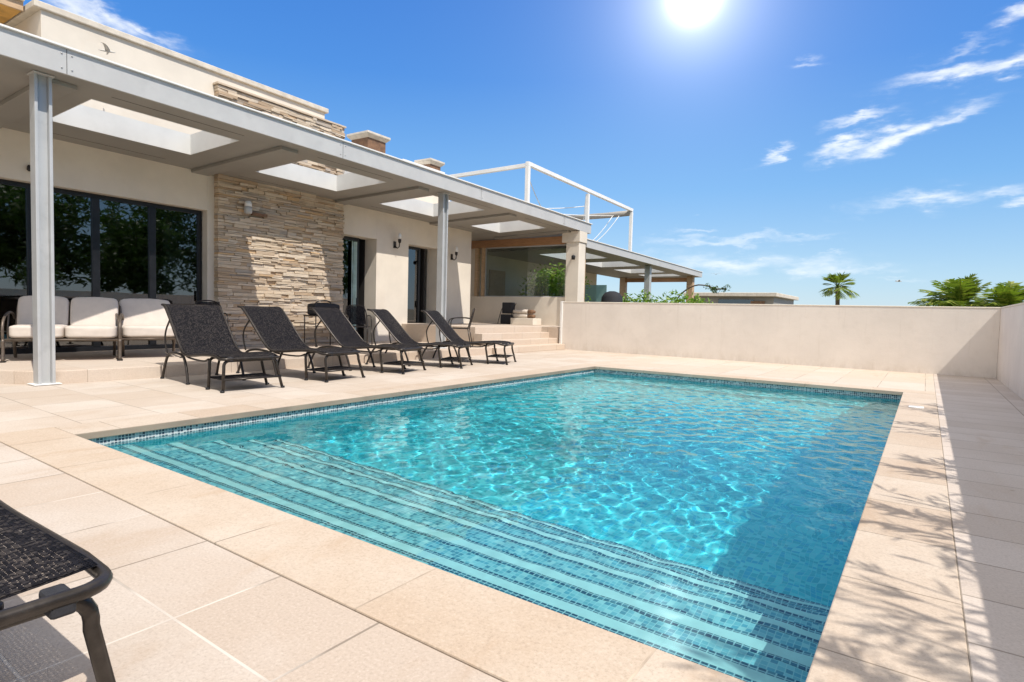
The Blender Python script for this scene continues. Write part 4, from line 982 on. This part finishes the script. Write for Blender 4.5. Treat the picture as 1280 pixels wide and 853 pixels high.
def onY(px, py, Y):
    d = sky_dir(px, py); return Vector((CX, CY, CZ))+d*((Y-CY)/d.y)
c = onY(1047, 365, 45); palm('small fan palm standing alone above the middle of the long garden wall', c.x, 45, 0, onY(1047, 345, 45).z, 1.35, 3, 40, True)
c = onY(1200, 365, 36); palm('bushy palm above the right end of the long garden wall', c.x, 36, 0, onY(1200, 351, 36).z, 2.2, 5, 34)
c = onY(1262, 368, 36); palm('bushy palm seen over the corner of the two garden walls', c.x, 36, 0, onY(1262, 357, 36).z, 2.0, 8, 30)
def shrub(label, x, y, z0, w, d, h, seed, n=26, leaf=.07, group=None, mat='bush', per=40):
    rnd = random.Random(seed); t = thing('shrub', label, 'shrub', (x, y, z0), WORLD, group); st_ = MB(); mb = MB()
    for i in range(n):
        a = rnd.uniform(0, 6.28); r = rnd.random()**.5; c = Vector((x+math.cos(a)*r*w*.5, y+math.sin(a)*r*d*.5, z0+h*(.25+.62*rnd.random()*(1-.35*r))))
        leaf_quads(mb, c, h*.2, per, leaf, rnd)
        st_.tube([(x+.1*math.cos(a), y+.1*math.sin(a), z0), ((x+c.x)/2, (y+c.y)/2, (z0+c.z)/2), tuple(c)], [.014, .010, .005], 4)
    obj('stem', st_, M['bark'], t); obj('foliage', mb, M[mat], t)
pt = HOUSE @ Vector(H(16.2, 2.1, 0)); shrub('tall leafy shrub behind the glass wind screen', pt.x, pt.y, 0.2, 2.0, .9, 2.85, 31, 90, .075)
for i, (px, w, h, lab) in enumerate([(806, 1.3, 2.02, 'low green bush between the steel post and the round black cover'), (850, 2.1, 2.08, 'wide green bush left of the timber post of the lower pergola'), (783, .9, 1.95, 'small green bush beside the round black cover')]):
    c = onY(px, 372, 19.5); shrub(lab, c.x, 19.5, 0, w, .9, h, 50+i, 60, .085, 'bushes beyond the garden wall')
for i, (x, y, h) in enumerate([(7.2, -1.4, 3.4), (7.0, -.6, 3.1), (7.15, .4, 3.15), (7.0, 1.6, 2.85), (7.1, 2.8, 2.75), (7.0, 4.6, 2.55), (7.0, 6.4, 2.5)]):
    rnd = random.Random(70+i); t = thing('oleander', ['tall oleander outside the right wall, nearest the photographer, shading the front corner of the coping', 'oleander outside the right wall, second from the front of its row', 'tallest oleander in the row outside the right wall, shading the coping beside the pool steps', 'oleander outside the right wall, fourth from the front of its row', 'oleander outside the right wall, beside the middle of the pool', 'low oleander outside the right wall, last but one in its row', 'lowest oleander outside the right wall, at the far end of its row'][i], 'shrub', (x, y, -.06), WORLD, 'oleanders outside the right wall')
    st_ = MB(); mb = MB()
    for k in range(30):
        a = rnd.uniform(0, 6.28); r = rnd.random()**.5*.62; tip = Vector((x+math.cos(a)*r, y+math.sin(a)*r*1.0, h*rnd.uniform(.70, 1.03)))
        st_.tube([(x+.1*math.cos(a), y+.1*math.sin(a), 0), Vector((x, y, 0)).lerp(tip, .5)+Vector((0, 0, .1)), tuple(tip)], [.012, .009, .003], 4)
        for q in range(34):
            f_ = rnd.uniform(.55, 1.0); b0 = Vector((x+math.cos(a)*r*f_, y+math.sin(a)*r*f_, tip.z*f_)); d = Vector((math.cos(a)+rnd.gauss(0, .9), math.sin(a)+rnd.gauss(0, .9), rnd.uniform(.0, 1.6))).normalized(); L = rnd.uniform(.10, .20)
            sd = d.cross(Vector((rnd.gauss(0, 1), rnd.gauss(0, 1), rnd.gauss(0, 1)))).normalized()*.014
            mb.add([b0, b0+d*L*.5+sd, b0+d*L, b0+d*L*.5-sd], [(0, 1, 2, 3)])
    obj('stem', st_, M['bark'], t); obj('foliage', mb, M['leaf'], t)
t = thing('round_cover', 'round black covered object behind the garden wall under the lower pergola', 'covered barbecue', tuple(onY(765, 372, 17.2).xy)+(0,))
c = onY(765, 372, 17.2); mb = MB(); mb.lathe([(.32, 0), (.38, .6), (.40, 1.3), (.36, 1.62), (.26, 1.76), (.10, 1.82)], (c.x, 17.2, 0), 20); obj('cover', mb, M['fabricblack'], t)
# a bare branch with a few leaves
c0 = onY(866, 356, 26); c1 = onY(912, 363, 26); t = thing('leaning_tree', 'thin leaning tree with few leaves on a bare branch, past the lower pergola', 'tree', (c0.x-1.0, 26, -.06))
mb = MB(); mb.tube(smooth([(c0.x-1.0, 26, -.06), (c0.x-.9, 26, 1.8), (c0.x, 26, c0.z), onY(885, 357, 26), onY(893, 362, 26), onY(908, 361, 26)], 2), .035, 6); obj('trunk', mb, M['bark'], t)
mb = MB(); rnd = random.Random(2)
for q in [(884, 358), (890, 361), (897, 362), (904, 361), (909, 360), (893, 363)]: leaf_quads(mb, onY(q[0], q[1], 26), .16, 30, .07, rnd)
obj('crown', mb, M['leaf'], t)

# ------------------------------------------------------------------ the low building far behind
a = onY(867, 364, 45); b = onY(973, 366, 45)
t = thing('flat_roofed_house', 'low grey flat roofed house far beyond the garden wall', 'house', (a.x, 45, -.06))
mb = MB(); mb.box(a.x, 45, -.06, b.x-.3, 53, 2.62); obj('wall', mb, M['soffit'], t)
mb = MB(); mb.box(a.x-.6, 44.4, 2.63, b.x, 53.5, 2.92); obj('roof', mb, M['capstone'], t, bevel=.03)
mb = MB(); mb.box(a.x+2.0, 44.9, 1.0, a.x+4.6, 44.99, 2.4); obj('window', mb, M['pane'], t)
mb = MB(); mb.box(b.x-1.9, 44.88, .0, b.x-.9, 44.98, 2.3); obj('doorway', mb, M['timberbrown'], t)
# gulls
gull(HOUSE @ Vector(H(2.3, 2.3, 4.85)), .22, R(60), 'gull with spread wings flying just in front of the upper cream wall')
gull(along(1123, 352, 40), .35, R(15), 'tiny distant gull low in the sky between the palms')
gull(along(895, 343, 36), .28, R(100), 'tiny distant gull in the sky past the end of the lower pergola')
for o in list(COL.objects):
    if o.type == 'MESH' and o.name.split('.')[0] != 'water': pass
